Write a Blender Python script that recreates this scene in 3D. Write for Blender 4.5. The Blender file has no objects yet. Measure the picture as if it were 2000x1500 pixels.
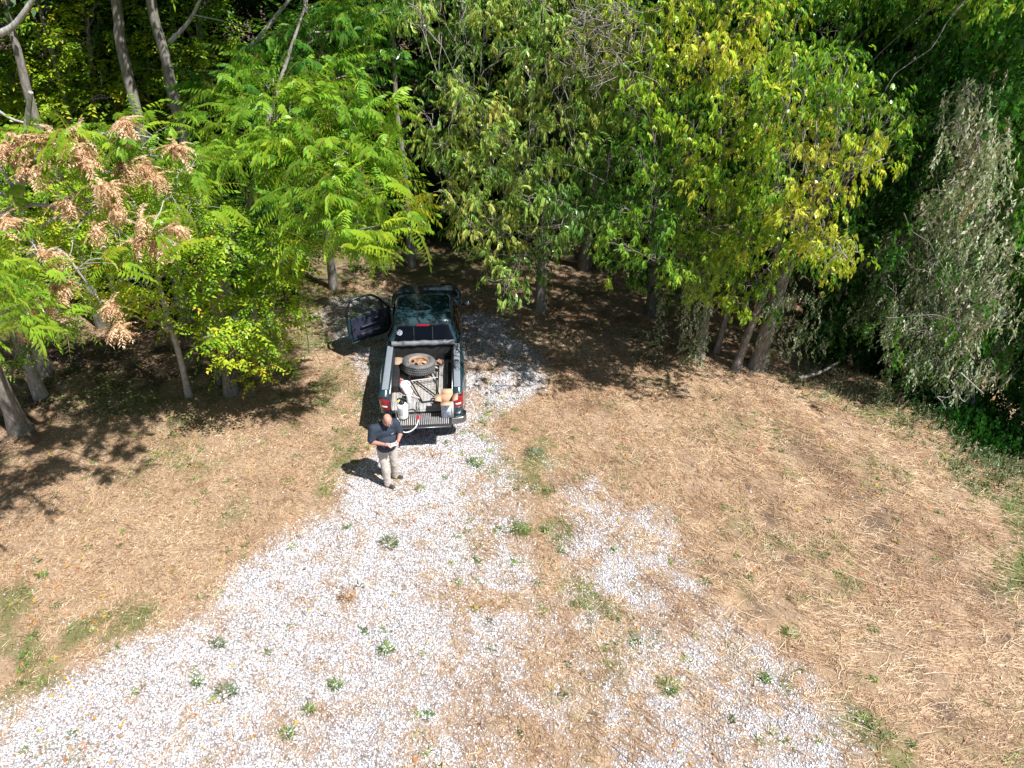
import bpy, math
import numpy as np
from mathutils import Vector, Matrix

SC = bpy.context.scene
COL = SC.collection
# ---------------- camera (a drone about ten metres up, looking down 36 degrees)
CH, TH, FPX = 10.3, math.radians(36), 1387.0      # height, tilt, focal length in pixels of the 2000 px wide frame
cam_d = bpy.data.cameras.new('camera')
cam_d.sensor_width = 36; cam_d.lens = FPX/2000*36
cam_d.clip_start = .1; cam_d.clip_end = 900
cam = bpy.data.objects.new('camera', cam_d); COL.objects.link(cam)
cam.location = (0, 0, CH); cam.rotation_euler = (math.pi/2-TH, 0, 0)
SC.camera = cam
# ---------------- daylight
SUN_EL = math.radians(56)
sunv = Vector((.94, -.64, 0)).normalized()*math.cos(SUN_EL); sunv.z = math.sin(SUN_EL)   # towards the sun
w = bpy.data.worlds.new('World'); SC.world = w; w.use_nodes = True
nt = w.node_tree; nt.nodes.clear()
sky = nt.nodes.new('ShaderNodeTexSky'); sky.sky_type = 'NISHITA'; sky.sun_disc = False
sky.sun_elevation = SUN_EL; sky.sun_rotation = math.atan2(sunv.x, sunv.y)
bg = nt.nodes.new('ShaderNodeBackground'); bg.inputs[1].default_value = .05
wo = nt.nodes.new('ShaderNodeOutputWorld')
nt.links.new(sky.outputs[0], bg.inputs[0]); nt.links.new(bg.outputs[0], wo.inputs[0])
sl = bpy.data.lights.new('sun', 'SUN'); sl.energy = 5.0; sl.angle = math.radians(.5); sl.color = (1, .975, .935)
so = bpy.data.objects.new('sun', sl); COL.objects.link(so)
so.rotation_euler = (-sunv).to_track_quat('-Z', 'Y').to_euler(); so.location = (20, -10, 30)
SC.view_settings.view_transform = 'Standard'; SC.view_settings.look = 'None'
SC.view_settings.exposure = .74; SC.view_settings.gamma = 1
try:
    SC.cycles.max_bounces = 6; SC.cycles.diffuse_bounces = 3; SC.cycles.transparent_max_bounces = 8
except Exception: pass

rng = np.random.default_rng(11)
# ---------------- measuring helpers: a pixel of the photograph and a distance give a real point
cT, sT = math.cos(TH), math.sin(TH)
def ray(px, py):
    a, b = (px-1000)/FPX, (750-py)/FPX
    return np.array([a, cT+b*sT, -sT+b*cT])
def P(px, py, D):
    d = ray(px, py); t = D/d[1]
    return np.array([0, 0, CH])+d*t
def G(px, py, z=0.):
    d = ray(px, py); t = (z-CH)/d[2]
    return np.array([0, 0, CH])+d*t
def pxm(D, py):                                    # metres per photo pixel at distance D
    d = ray(1000, py); return (D/d[1])/FPX

# ---------------- mesh helpers
def tag(o, label=None, cat=None, group=None, kind=None):
    if label: o['label'] = label
    if cat: o['category'] = cat
    if group: o['group'] = group
    if kind: o['kind'] = kind
    return o
def empty(name, loc=(0, 0, 0), rz=0):
    o = bpy.data.objects.new(name, None); COL.objects.link(o)
    o.location = loc; o.rotation_euler = (0, 0, rz); o.empty_display_size = .2
    return o
def build(name, chunks, m, parent=None, smooth=False, tint=False):
    """chunks: (V, F) or (V, F, T); becomes ONE mesh object"""
    Vs, loops, starts, Ts, mi = [], [], [], [], []
    off = 0; ls = 0
    for c in chunks:
        V = np.asarray(c[0], float).reshape(-1, 3); F = np.asarray(c[1], np.int64)
        if len(V) == 0 or F.size == 0: continue
        Vs.append(V); loops.append((F+off).ravel())
        k = F.shape[1]; starts.append(ls+np.arange(len(F))*k); ls += F.size
        if tint:
            T = c[2] if len(c) > 2 else 0.
            Ts.append(np.broadcast_to(np.asarray(T, float), (len(V),)))
        off += len(V)
    V = np.concatenate(Vs); L = np.concatenate(loops); S = np.concatenate(starts)
    me = bpy.data.meshes.new(name)
    me.vertices.add(len(V)); me.vertices.foreach_set('co', V.astype(np.float32).ravel())
    me.loops.add(len(L)); me.loops.foreach_set('vertex_index', L.astype(np.int32))
    me.polygons.add(len(S)); me.polygons.foreach_set('loop_start', S.astype(np.int32))
    if smooth: me.polygons.foreach_set('use_smooth', np.ones(len(S), bool))
    me.update(calc_edges=True)
    if tint:
        a = me.attributes.new('tint', 'FLOAT', 'POINT'); a.data.foreach_set('value', np.concatenate(Ts).astype(np.float32))
    if m is not None: me.materials.append(m)
    o = bpy.data.objects.new(name, me); COL.objects.link(o)
    if parent is not None: o.parent = parent
    return o
def bevel(o, w=.01, seg=2):
    b = o.modifiers.new('bevel', 'BEVEL'); b.width = w; b.segments = seg; b.limit_method = 'ANGLE'; b.angle_limit = math.radians(35)
    for p in o.data.polygons: p.use_smooth = True
    return o
BF = np.array([[0,3,2,1],[4,5,6,7],[0,1,5,4],[1,2,6,5],[2,3,7,6],[3,0,4,7]])
def box(x0, y0, z0, x1, y1, z1):
    return (np.array([[x0,y0,z0],[x1,y0,z0],[x1,y1,z0],[x0,y1,z0],[x0,y0,z1],[x1,y0,z1],[x1,y1,z1],[x0,y1,z1]], float), BF)
def obox(c, ax, ay, az):                           # oriented box: centre and three half axes
    c, ax, ay, az = map(lambda q: np.array(q, float), (c, ax, ay, az))
    s = [(-1,-1,-1),(1,-1,-1),(1,1,-1),(-1,1,-1),(-1,-1,1),(1,-1,1),(1,1,1),(-1,1,1)]
    return (np.array([c+a*ax+b*ay+d*az for a, b, d in s]), BF)
def prism(poly, axis, a, b):
    """polygon of 2-d points pushed along an axis"""
    n = len(poly); o = {0: (1, 2), 1: (0, 2), 2: (0, 1)}[axis]
    V = np.zeros((2*n, 3)); p = np.array(poly, float)
    for k, h in ((0, a), (1, b)):
        V[k*n:(k+1)*n, axis] = h; V[k*n:(k+1)*n, o[0]] = p[:, 0]; V[k*n:(k+1)*n, o[1]] = p[:, 1]
    side = np.array([[i, (i+1) % n, n+(i+1) % n, n+i] for i in range(n)])
    return [(V, side), (V, np.arange(n)[::-1][None]), (V, (np.arange(n)+n)[None])]
def smooth_path(pts, n=6):
    pts = np.array(pts, float)
    if len(pts) < 3: 
        t = np.linspace(0, 1, n+1)[:, None]; return pts[0]*(1-t)+pts[-1]*t
    q = np.vstack([2*pts[0]-pts[1], pts, 2*pts[-1]-pts[-2]]); out = []
    for i in range(1, len(q)-2):
        for t in np.arange(n)/n:
            a, b, c, d = q[i-1:i+3]
            out.append(.5*((2*b)+(-a+c)*t+(2*a-5*b+4*c-d)*t*t+(-a+3*b-3*c+d)*t**3))
    out.append(pts[-1]); return np.array(out)
def tube(pts, rad, sides=6, caps=True):
    pts = np.asarray(pts, float); n = len(pts); rad = np.broadcast_to(np.asarray(rad, float), (n,))
    T = np.gradient(pts, axis=0); T /= np.linalg.norm(T, axis=1)[:, None]+1e-9
    a = np.cross(T[0], (0, 0, 1.)); 
    if np.linalg.norm(a) < .2: a = np.cross(T[0], (1., 0, 0))
    A = np.zeros((n, 3))
    for i in range(n):
        a = a-T[i]*np.dot(a, T[i]); a /= np.linalg.norm(a)+1e-9; A[i] = a
    B = np.cross(T, A); th = np.arange(sides)/sides*2*math.pi
    V = pts[:, None]+rad[:, None, None]*(A[:, None]*np.cos(th)[None, :, None]+B[:, None]*np.sin(th)[None, :, None])
    V = V.reshape(-1, 3); i = np.arange(n-1)[:, None]*sides; j = np.arange(sides)[None]; k = (j+1) % sides
    F = np.stack([i+j, i+k, i+sides+k, i+sides+j], -1).reshape(-1, 4)
    out = [(V, F)]
    if caps: out += [(V, np.arange(sides)[::-1][None]), (V, ((n-1)*sides+np.arange(sides))[None])]
    return out
def lathe(prof, n=20, c=(0, 0, 0), M=None):
    """profile of (r, z) turned about the z axis"""
    p = np.array(prof, float); th = np.arange(n)/n*2*math.pi
    V = np.stack([p[:, None, 0]*np.cos(th), p[:, None, 0]*np.sin(th), np.broadcast_to(p[:, None, 1], (len(p), n))], -1).reshape(-1, 3)
    if M is not None: V = V @ np.array(M).T
    V = V+np.array(c, float)
    i = np.arange(len(p)-1)[:, None]*n; j = np.arange(n)[None]; k = (j+1) % n
    return (V, np.stack([i+j, i+k, i+n+k, i+n+j], -1).reshape(-1, 4))
def ellipsoid(c, r, n=14, M=None):
    ph = np.linspace(-math.pi/2, math.pi/2, n)
    V, F = lathe(np.stack([np.maximum(np.cos(ph), 1e-3), np.sin(ph)], -1), n)
    V = V*np.array(r, float)
    if M is not None: V = V @ np.array(M).T
    return (V+np.array(c, float), F)
def rotm(ax, ang): return np.array(Matrix.Rotation(ang, 3, ax))

# ---------------- material helpers
def newmat(name):
    m = bpy.data.materials.new(name); m.use_nodes = True; t = m.node_tree; t.nodes.clear()
    out = t.nodes.new('ShaderNodeOutputMaterial'); p = t.nodes.new('ShaderNodeBsdfPrincipled')
    t.links.new(p.outputs[0], out.inputs[0]); return m, t, p, out
def ramp(t, fac, stops):
    r = t.nodes.new('ShaderNodeValToRGB'); e = r.color_ramp.elements
    while len(e) < len(stops): e.new(.5)
    for q, (pos, c) in zip(e, stops): q.position = pos; q.color = (*c, 1)
    if fac is not None: t.links.new(fac, r.inputs[0])
    return r.outputs[0]
def math_n(t, op, a, b=None, clamp=False):
    n = t.nodes.new('ShaderNodeMath'); n.operation = op; n.use_clamp = clamp
    for i, q in enumerate((a, b)):
        if q is None: continue
        if isinstance(q, (int, float)): n.inputs[i].default_value = q
        else: t.links.new(q, n.inputs[i])
    return n.outputs[0]
def noise_n(t, scale, detail=4, rough=.6, vec=None):
    n = t.nodes.new('ShaderNodeTexNoise'); n.inputs['Scale'].default_value = scale
    n.inputs['Detail'].default_value = detail; n.inputs['Roughness'].default_value = rough
    if vec is not None: t.links.new(vec, n.inputs['Vector'])
    return n.outputs['Fac']
def mixc(t, f, a, b):
    n = t.nodes.new('ShaderNodeMix'); n.data_type = 'RGBA'
    t.links.new(f, n.inputs[0])
    for i, q in ((6, a), (7, b)):
        if isinstance(q, tuple): n.inputs[i].default_value = (*q, 1)
        else: t.links.new(q, n.inputs[i])
    return n.outputs[2]
def geo_n(t): return t.nodes.new('ShaderNodeNewGeometry')
def attr_n(t, name):
    a = t.nodes.new('ShaderNodeAttribute'); a.attribute_name = name; return a.outputs['Fac']
def plain(name, c, rough=.5, metal=0., var=.12, scale=6., bump=0., coat=0., spec=.5, dirt=None):
    """a procedural material: a base colour broken up by noise, optionally dust on top"""
    m, t, p, out = newmat(name)
    tc = t.nodes.new('ShaderNodeTexCoord').outputs['Object']
    f = noise_n(t, scale, 5, .65, tc)
    lo = tuple(max(0, q*(1-var)) for q in c); hi = tuple(min(1, q*(1+var)) for q in c)
    col = ramp(t, f, [(.3, lo), (.7, hi)])
    if dirt:
        f2 = noise_n(t, scale*.35, 6, .7, tc)
        col = mixc(t, math_n(t, 'MULTIPLY', ramp(t, f2, [(.4, (0, 0, 0)), (.7, (1, 1, 1))]), dirt[1]), col, dirt[0])
    t.links.new(col, p.inputs['Base Color']); p.inputs['Metallic'].default_value = metal
    r = t.nodes.new('ShaderNodeMapRange'); t.links.new(f, r.inputs[0])
    r.inputs[3].default_value = max(.02, rough-.08); r.inputs[4].default_value = min(1, rough+.1)
    t.links.new(r.outputs[0], p.inputs['Roughness'])
    p.inputs['Specular IOR Level'].default_value = spec
    p.inputs['Coat Weight'].default_value = coat; p.inputs['Coat Roughness'].default_value = .06
    if bump:
        b = t.nodes.new('ShaderNodeBump'); b.inputs['Strength'].default_value = bump; b.inputs['Distance'].default_value = .01
        t.links.new(noise_n(t, scale*6, 4, .6, tc), b.inputs['Height']); t.links.new(b.outputs[0], p.inputs['Normal'])
    return m
def leafmat(name, stops, trans=.38, jitter=.22, rough=.42, tcol=1.35):
    """stops over attribute 'tint' plus a random step per leaf"""
    m, t, p, out = newmat(name)
    g = geo_n(t).outputs['Random Per Island']
    f = math_n(t, 'ADD', attr_n(t, 'tint'), math_n(t, 'MULTIPLY', math_n(t, 'SUBTRACT', g, .5), jitter), True)
    col = ramp(t, f, stops)
    t.links.new(col, p.inputs['Base Color']); p.inputs['Roughness'].default_value = rough
    p.inputs['Specular IOR Level'].default_value = .45
    tr = t.nodes.new('ShaderNodeBsdfTranslucent')
    v = t.nodes.new('ShaderNodeVectorMath'); v.operation = 'MULTIPLY'; t.links.new(col, v.inputs[0]); v.inputs[1].default_value = (tcol*1.1, tcol*1.15, tcol*.6)
    t.links.new(v.outputs[0], tr.inputs[0])
    mx = t.nodes.new('ShaderNodeMixShader'); mx.inputs[0].default_value = trans
    t.links.new(p.outputs[0], mx.inputs[1]); t.links.new(tr.outputs[0], mx.inputs[2]); t.links.new(mx.outputs[0], out.inputs[0])
    return m

# ---------------- numpy noise, polygons
def vnoise(x, y, f=1., seed=0, octv=3, gain=.5):
    x = np.asarray(x, float); y = np.asarray(y, float); tot = 0; amp = 1; s = 0
    def h(i, j, k):
        n = (i.astype(np.int64)*374761393+j.astype(np.int64)*668265263+(seed*31+k*17)*974634777) & 0x7fffffff
        n = ((n ^ (n >> 13))*1274126177) & 0x7fffffff
        return ((n ^ (n >> 16)) & 0xffff)/65535.
    for k in range(octv):
        u, v = x*f, y*f; i, j = np.floor(u), np.floor(v); a, b = u-i, v-j
        a = a*a*(3-2*a); b = b*b*(3-2*b)
        n = (h(i, j, k)*(1-a)+h(i+1, j, k)*a)*(1-b)+(h(i, j+1, k)*(1-a)+h(i+1, j+1, k)*a)*b
        tot = tot+n*amp; s += amp; amp *= gain; f *= 2.03
    return tot/s
def inpoly(x, y, poly):
    c = np.zeros(np.shape(x), bool); n = len(poly)
    for i in range(n):
        x0, y0 = poly[i][:2]; x1, y1 = poly[(i+1) % n][:2]
        k = ((y0 > y) != (y1 > y)); c ^= k & (x < (x1-x0)*(y-y0)/((y1-y0) if y1 != y0 else 1e-9)+x0)
    return c
def dseg(x, y, poly, closed=True):
    d = np.full(np.shape(x), 1e9); n = len(poly)
    for i in range(n if closed else n-1):
        x0, y0 = poly[i][:2]; x1, y1 = poly[(i+1) % n][:2]
        vx, vy = x1-x0, y1-y0; L = vx*vx+vy*vy+1e-12
        t = np.clip(((x-x0)*vx+(y-y0)*vy)/L, 0, 1)
        d = np.minimum(d, np.hypot(x-x0-t*vx, y-y0-t*vy))
    return d
def sstep(a, b, v):
    t = np.clip((v-a)/(b-a), 0, 1); return t*t*(3-2*t)
def gp(pts): return [tuple(G(a, b)[:2]) for a, b in pts]

# ================= THE GROUND: a mown clearing, a gravel track and a gully on the right
EDGE = gp([(1700, 500), (1590, 600), (1570, 700), (1700, 752), (1800, 800), (1870, 850), (1930, 895), (2010, 915), (2200, 1010)])+[(14, 9), (18, 4), (40, -20)]
GULLY = EDGE+[(170, -20), (170, 160), (14, 160), (11, 60)]
def H(x, y):
    x = np.asarray(x, float); y = np.asarray(y, float)
    d = dseg(x, y, EDGE, False); s = np.where(inpoly(x, y, GULLY), d, -d)
    z = (vnoise(x, y, .35, 3, 3)-.5)*.16+(vnoise(x, y, 1.7, 5, 2)-.5)*.05+(vnoise(x, y, 1.25, 6, 3)-.5)*.20*sstep(1.5, 4, x)
    z = z*sstep(2.0, 4.0, np.hypot(x+2.1, y-12.5))+0          # level standing for the truck and the man
    z = z-3.2*sstep(.1, 5.5, s)-.22*sstep(-1.8, .3, s)
    far = np.maximum(np.hypot(x, y-12)-40, 0)
    return z+far*.03*(1+vnoise(x, y, .02, 9, 2))
TRACK = gp([(-400, 1520), (0, 1385), (150, 1300), (400, 1185), (470, 1115), (600, 1015), (690, 925), (745, 860), (715, 790), (700, 700), (640, 640), (650, 590), (760, 555), (900, 560), (960, 605), (1075, 690), (1090, 770), (985, 790), (935, 830), (1000, 900), (1060, 960), (1020, 1040), (1075, 1130), (1060, 1230), (1040, 1330), (1020, 1500), (1060, 1800), (-900, 2400)])
TRACK2 = gp([(1060, 900), (1150, 930), (1290, 1010), (1400, 1170), (1560, 1300), (1670, 1430), (1750, 1800), (1000, 1800), (900, 1500), (900, 1330), (1090, 1130)])
STRIPS = [(gp([(1050, 850), (1095, 960), (1085, 1080), (1160, 1190), (1080, 1290), (960, 1340)]), .38, .5),
          (gp([(900, 760), (960, 830), (1010, 900), (1040, 960)]), .3, .55), (gp([(1240, 1050), (1330, 1200), (1420, 1290)]), .3, .4),
          (gp([(800, 1330), (700, 1370), (560, 1420)]), .22, .4), (gp([(1050, 1400), (980, 1500), (940, 1600)]), .3, .35),
          (gp([(680, 1160), (670, 1200)]), .15, .8), (gp([(840, 1150), (950, 1180), (1040, 1170)]), .25, .55), (gp([(760, 1050), (780, 1090)]), .12, .5)]
MIXED = gp([(900, 900), (1000, 880), (1090, 1130), (1250, 1200), (1250, 1700), (760, 1700), (800, 1330), (880, 1180)])
DARKS = [(gp([(20, 800), (150, 740), (300, 720), (420, 700)]), 1.1), (gp([(250, 640), (480, 600)]), .8), (gp([(90, 700), (250, 670), (400, 680)]), 1.0), (gp([(1580, 870), (1640, 930), (1700, 1000), (1740, 1080)]), .35), (gp([(1830, 1080), (1920, 1150), (1960, 1230)]), .3), (gp([(1450, 930), (1500, 1010), (1540, 1100)]), .2), (gp([(1400, 1100), (1480, 1200)]), .2), (gp([(1760, 1290), (1850, 1400)]), .22)]  # left strokes: leaf mould plus painted shade under the trees; right: dark soil
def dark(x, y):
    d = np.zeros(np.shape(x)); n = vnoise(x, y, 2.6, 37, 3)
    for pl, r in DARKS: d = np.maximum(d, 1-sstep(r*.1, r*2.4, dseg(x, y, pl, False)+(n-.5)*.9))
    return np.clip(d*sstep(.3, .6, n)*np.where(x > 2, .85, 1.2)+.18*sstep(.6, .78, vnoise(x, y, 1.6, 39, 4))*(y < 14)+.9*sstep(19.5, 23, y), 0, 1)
def gravel(x, y):
    n = vnoise(x, y, 1.1, 21, 4); n2 = vnoise(x, y, 5., 22, 3, .7); n3 = vnoise(x, y, 14., 25, 2, .8)
    w_ = (n-.5)*.9
    s1 = np.where(inpoly(x, y, TRACK), 1, -1)*dseg(x, y, TRACK)
    s2 = np.where(inpoly(x, y, TRACK2), 1, -1)*dseg(x, y, TRACK2)
    g = sstep(-.3, .42, s1+w_)*(.8+.3*n2)
    g = np.where(y > 13.6, g*sstep(.3, .62, vnoise(x, y, .8, 27, 3)), g)
    g2 = sstep(-.3, .5, s2+w_)*sstep(.2, .56, vnoise(x, y, .95, 23, 4, .62)+.08*sstep(9.5, 7, y))*.85*(.5+.7*sstep(.35, .6, vnoise(x, y, 3.7, 26, 3, .7)))
    g = np.maximum(g, g2)
    for pl, r, a in STRIPS:
        d = dseg(x, y, pl, False); g = g*(1-a*(1-sstep(r*.4, r*1.7, d+w_*.5))*sstep(.2, .55, n2))
    mx = sstep(-.5, .5, np.where(inpoly(x, y, MIXED), 1, -1)*dseg(x, y, MIXED))   # straw washed into the track
    g = g*(1-mx*.62*sstep(.42, .62, vnoise(x, y, 2.3, 28, 4, .65)))*(1-.12*mx)
    g = g*(1-.45*sstep(.5, .7, vnoise(x, y, 3.1, 29, 4, .65)))
    return np.clip(g*(.75+.5*n3), 0, 1)
BANK = gp([(1500, 720), (1700, 760), (1850, 840), (1990, 930), (2200, 1100), (2300, 1400), (1960, 1180), (1900, 960), (1740, 840)])
LAWN = gp([(470, 560), (760, 470), (960, 480), (940, 560), (780, 590), (690, 650), (680, 740), (660, 830), (560, 800), (470, 700)])
GREENS = [(gp([(1040, 850), (1050, 930), (1075, 1000), (1090, 1060), (1160, 1190)]), .3), (gp([(60, 770), (200, 760), (330, 800), (430, 790)]), .7), (gp([(930, 890), (1000, 930), (1060, 960)]), .3), (gp([(900, 840), (960, 870)]), .25), (gp([(1050, 860), (1060, 960), (1090, 1000)]), .25), (gp([(1010, 1040)]*2), .3), (gp([(1150, 1180), (1250, 1230)]), .3), (gp([(150, 1240), (260, 1200)]), .3), (gp([(1650, 1380), (1740, 1480)]), .3),
          (gp([(60, 1450), (140, 1480)]), .25), (gp([(1500, 1330), (1620, 1370)]), .2), (gp([(700, 770), (680, 880), (640, 960)]), .22), (gp([(20, 1180), (50, 1330)]), .35)]
def green(x, y):
    n = vnoise(x, y, 2.2, 31, 3)
    s = np.where(inpoly(x, y, BANK), 1, -1)*dseg(x, y, BANK); g = sstep(-.5, .6, s)*.75
    s = np.where(inpoly(x, y, LAWN), 1, -1)*dseg(x, y, LAWN); g = np.maximum(g, sstep(-.4, .5, s)*.5)
    for pl, r in GREENS: g = np.maximum(g, (1-sstep(r*.1, r*2., dseg(x, y, pl, False)+(vnoise(x, y, 3.3, 34, 3)-.5)*r*2))*.6)
    g = np.maximum(g, .3*sstep(.55, .75, vnoise(x, y, .9, 33, 3)))
    return np.clip(g*sstep(.3, .6, n)*1.3, 0, 1)
def axis_coords(a, b, step, lo, hi, grow=1.22):
    c = list(np.arange(a, b+1e-6, step)); s = step
    while c[-1] < hi: s *= grow; c.append(c[-1]+s)
    s = step
    while c[0] > lo: s *= grow; c.insert(0, c[0]-s)
    return np.array(c)
gx = axis_coords(-14, 13, .07, -170, 170); gy = axis_coords(3.5, 22, .07, -60, 230)
X, Y = np.meshgrid(gx, gy); Z = H(X, Y); nx, ny = len(gx), len(gy)
i, j = np.meshgrid(np.arange(nx-1), np.arange(ny-1)); k = (j*nx+i).ravel()
m, t, p, out = newmat('ground_soil')
tc = t.nodes.new('ShaderNodeTexCoord').outputs['Object']
ga = attr_n(t, 'gravel'); gr = attr_n(t, 'green')
fine = noise_n(t, 26, 6, .75, tc); mid = noise_n(t, 2.2, 5, .6, tc)
soil = ramp(t, fine, [(.3, (.12, .08, .05)), (.5, (.38, .26, .165)), (.68, (.61, .43, .29))])
soil = mixc(t, ramp(t, mid, [(.38, (0, 0, 0)), (.62, (.55, .55, .55))]), soil, (.30, .215, .155))
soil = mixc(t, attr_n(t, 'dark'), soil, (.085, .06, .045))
soil = mixc(t, gr, soil, (.10, .13, .035))
vo = t.nodes.new('ShaderNodeTexVoronoi'); vo.inputs['Scale'].default_value = 30; t.links.new(tc, vo.inputs['Vector'])
gc = ramp(t, vo.outputs['Color'], [(0, (.28, .26, .26)), (.5, (.46, .45, .47)), (1, (.62, .61, .64))])
edge = ramp(t, vo.outputs['Distance'], [(.35, (1, 1, 1)), (.62, (.5, .46, .44))])
mm = t.nodes.new('ShaderNodeMix'); mm.data_type = 'RGBA'; mm.blend_type = 'MULTIPLY'; mm.inputs[0].default_value = 1
t.links.new(gc, mm.inputs[6]); t.links.new(edge, mm.inputs[7])
t.links.new(mixc(t, ga, soil, mm.outputs[2]), p.inputs['Base Color'])
p.inputs['Roughness'].default_value = .95; p.inputs['Specular IOR Level'].default_value = .15
b = t.nodes.new('ShaderNodeBump'); b.inputs['Strength'].default_value = .7; b.inputs['Distance'].default_value = .03
t.links.new(fine, b.inputs['Height']); t.links.new(b.outputs[0], p.inputs['Normal'])
ground = build('ground', [(np.stack([X, Y, Z], -1).reshape(-1, 3), np.stack([k, k+1, k+nx+1, k+nx], -1))], m, smooth=True)
tag(ground, kind='structure')
inv = (np.abs(X) < 20) & (Y < 26)
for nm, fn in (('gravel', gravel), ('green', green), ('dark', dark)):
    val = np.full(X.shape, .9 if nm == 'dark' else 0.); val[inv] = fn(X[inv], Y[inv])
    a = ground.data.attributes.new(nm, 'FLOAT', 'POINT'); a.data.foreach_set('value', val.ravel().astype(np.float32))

# sample points on the visible part of the ground
def scatter(n, y0=4.2, y1=20., pad=.6):
    y = y0+(y1-y0)*rng.random(int(n)); dep = y*cT+CH*sT
    half = 1000/FPX*dep+pad
    full = 1000/FPX*(y1*cT+CH*sT)+pad
    x = (rng.random(len(y))*2-1)*full
    k = np.abs(x) < half
    return x[k], y[k]
def rotz(a):
    c, s = np.cos(a), np.sin(a); R = np.zeros((len(a), 3, 3)); R[:, 0, 0] = c; R[:, 0, 1] = s; R[:, 1, 0] = -s; R[:, 1, 1] = c; R[:, 2, 2] = 1
    return R                                                        # row-vector convention: v @ R
# ---- gravel stones
x, y = scatter(950000, 4.2, 18.5); g = gravel(x, y); k = rng.random(len(x)) < g*1.0+.006; x, y = x[k], y[k]
n = len(x); base = np.array([[1,0,0],[-1,0,0],[0,1,0],[0,-1,0],[0,0,1],[0,0,-1]], float)
F8 = np.array([[0,2,4],[2,1,4],[1,3,4],[3,0,4],[2,0,5],[1,2,5],[3,1,5],[0,3,5]])
r = .0075+.0125*rng.random(n)**2.8
V = base[None]*(1+(rng.random((n, 6, 1))-.5)*.7)*np.stack([r*1.35, r*.95, r*.7], -1)[:, None]+(rng.random((n, 6, 3))-.5)*r[:, None, None]*.55
V = V @ rotz(rng.random(n)*6.28); tl = (rng.random(n)-.5)*1.0
V[..., 2] += V[..., 0]*tl[:, None]
V += np.stack([x, y, H(x, y)+r*.35], -1)[:, None]
F = (F8[None]+np.arange(n)[:, None, None]*6).reshape(-1, 3)
m, t, p, out = newmat('limestone')
rr = geo_n(t).outputs['Random Per Island']
t.links.new(ramp(t, rr, [(0, (.26, .23, .22)), (.08, (.52, .50, .51)), (.3, (.68, .69, .745)), (.8, (.79, .80, .88)), (.95, (.74, .69, .64)), (1, (.38, .27, .2))]), p.inputs['Base Color'])
p.inputs['Roughness'].default_value = .85; p.inputs['Specular IOR Level'].default_value = .2
tag(build('gravel', [(V.reshape(-1, 3), F)], m), 'loose pale crushed limestone along the track', 'gravel', kind='stuff')
# ---- straw: thin bent blades lying on the ground
def blades(x, y, L, wd, ang, lift, bend, zoff=.004, tint=0.):
    n = len(x); L = np.broadcast_to(L, (n,)); d = np.stack([np.cos(ang), np.sin(ang)], -1)
    nrm = np.stack([-np.sin(ang), np.cos(ang)], -1)
    V = np.zeros((n, 6, 3)); z = H(x, y)+zoff
    for q, s in enumerate((0, .5, 1)):
        px_ = x+d[:, 0]*L*s*np.cos(lift)+nrm[:, 0]*bend*L*s*s; py_ = y+d[:, 1]*L*s*np.cos(lift)+nrm[:, 1]*bend*L*s*s
        pz = z+L*np.sin(lift)*(s-.35*s*s)
        w2 = wd*(1, .85, .25)[q]*.5
        V[:, 2*q] = np.stack([px_+nrm[:, 0]*w2, py_+nrm[:, 1]*w2, pz+w2*.7], -1)
        V[:, 2*q+1] = np.stack([px_-nrm[:, 0]*w2, py_-nrm[:, 1]*w2, pz-w2*.3], -1)
    F = np.array([[0, 1, 3, 2], [2, 3, 5, 4]])
    return (V.reshape(-1, 3), (F[None]+np.arange(n)[:, None, None]*6).reshape(-1, 4), np.repeat(np.broadcast_to(tint, (n,)), 6))
x, y = scatter(800000, 4.2, 19.5); g = gravel(x, y); gn = green(x, y)
cl = vnoise(x, y, 3., 41, 3)
k = rng.random(len(x)) < np.clip(1.02-g*.97, .10, 1)*(1-.62*dark(x, y))*np.where(x > 1.2, .12+1.1*sstep(.3, .62, cl), .4+.8*sstep(.3, .65, cl)); x, y, g, gn = x[k], y[k], g[k], gn[k]; n = len(x)
flow = .62+.7*vnoise(x, y, .35, 43, 2)-.75*sstep(9, 6.5, y)*sstep(3, 6, x)                  # mown straw lies in swathes
swirl = np.where(x > 1, .75, 1.7)
ang = np.where(rng.random(n) < .32, -flow+.0, rng.random(n)*6.28)+(rng.random(n)-.5)*swirl
L = (.04+.19*rng.random(n)**2.2)*np.where(x > 1, 1.25, .85)
wd = .0035+.005*rng.random(n)
isg = rng.random(n) < gn*.62; dk_ = 1-.55*dark(x, y)*(x < 0)  # straw on the left also darkened, painting in the shade there
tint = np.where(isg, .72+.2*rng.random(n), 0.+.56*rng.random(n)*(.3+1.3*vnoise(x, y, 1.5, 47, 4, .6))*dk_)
m = leafmat('straw_stems', [(0, (.12, .075, .05)), (.15, (.34, .20, .12)), (.32, (.63, .44, .28)), (.5, (.82, .63, .44)), (.62, (.87, .76, .60)), (.7, (.22, .22, .07)), (.85, (.12, .19, .04)), (1, (.09, .17, .05))], .22, .1, .6, 1.1)
x2_, y2_ = scatter(2600, 4.2, 15); k = (x2_ > 1) & (gravel(x2_, y2_) < .5); x2_, y2_ = x2_[k], y2_[k]; n2_ = len(x2_)
fl2 = .62+.7*vnoise(x2_, y2_, .35, 43, 2)-.75*sstep(9, 6.5, y2_)*sstep(3, 6, x2_)
stems = blades(x2_, y2_, .2+.5*rng.random(n2_)**1.5, .0055+.005*rng.random(n2_), -fl2+(rng.random(n2_)-.5)*.9, .06*rng.random(n2_)+.02, (rng.random(n2_)-.5)*.4, .015, np.where(rng.random(n2_) < .65, .03, .38)+.08*rng.random(n2_))
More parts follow.
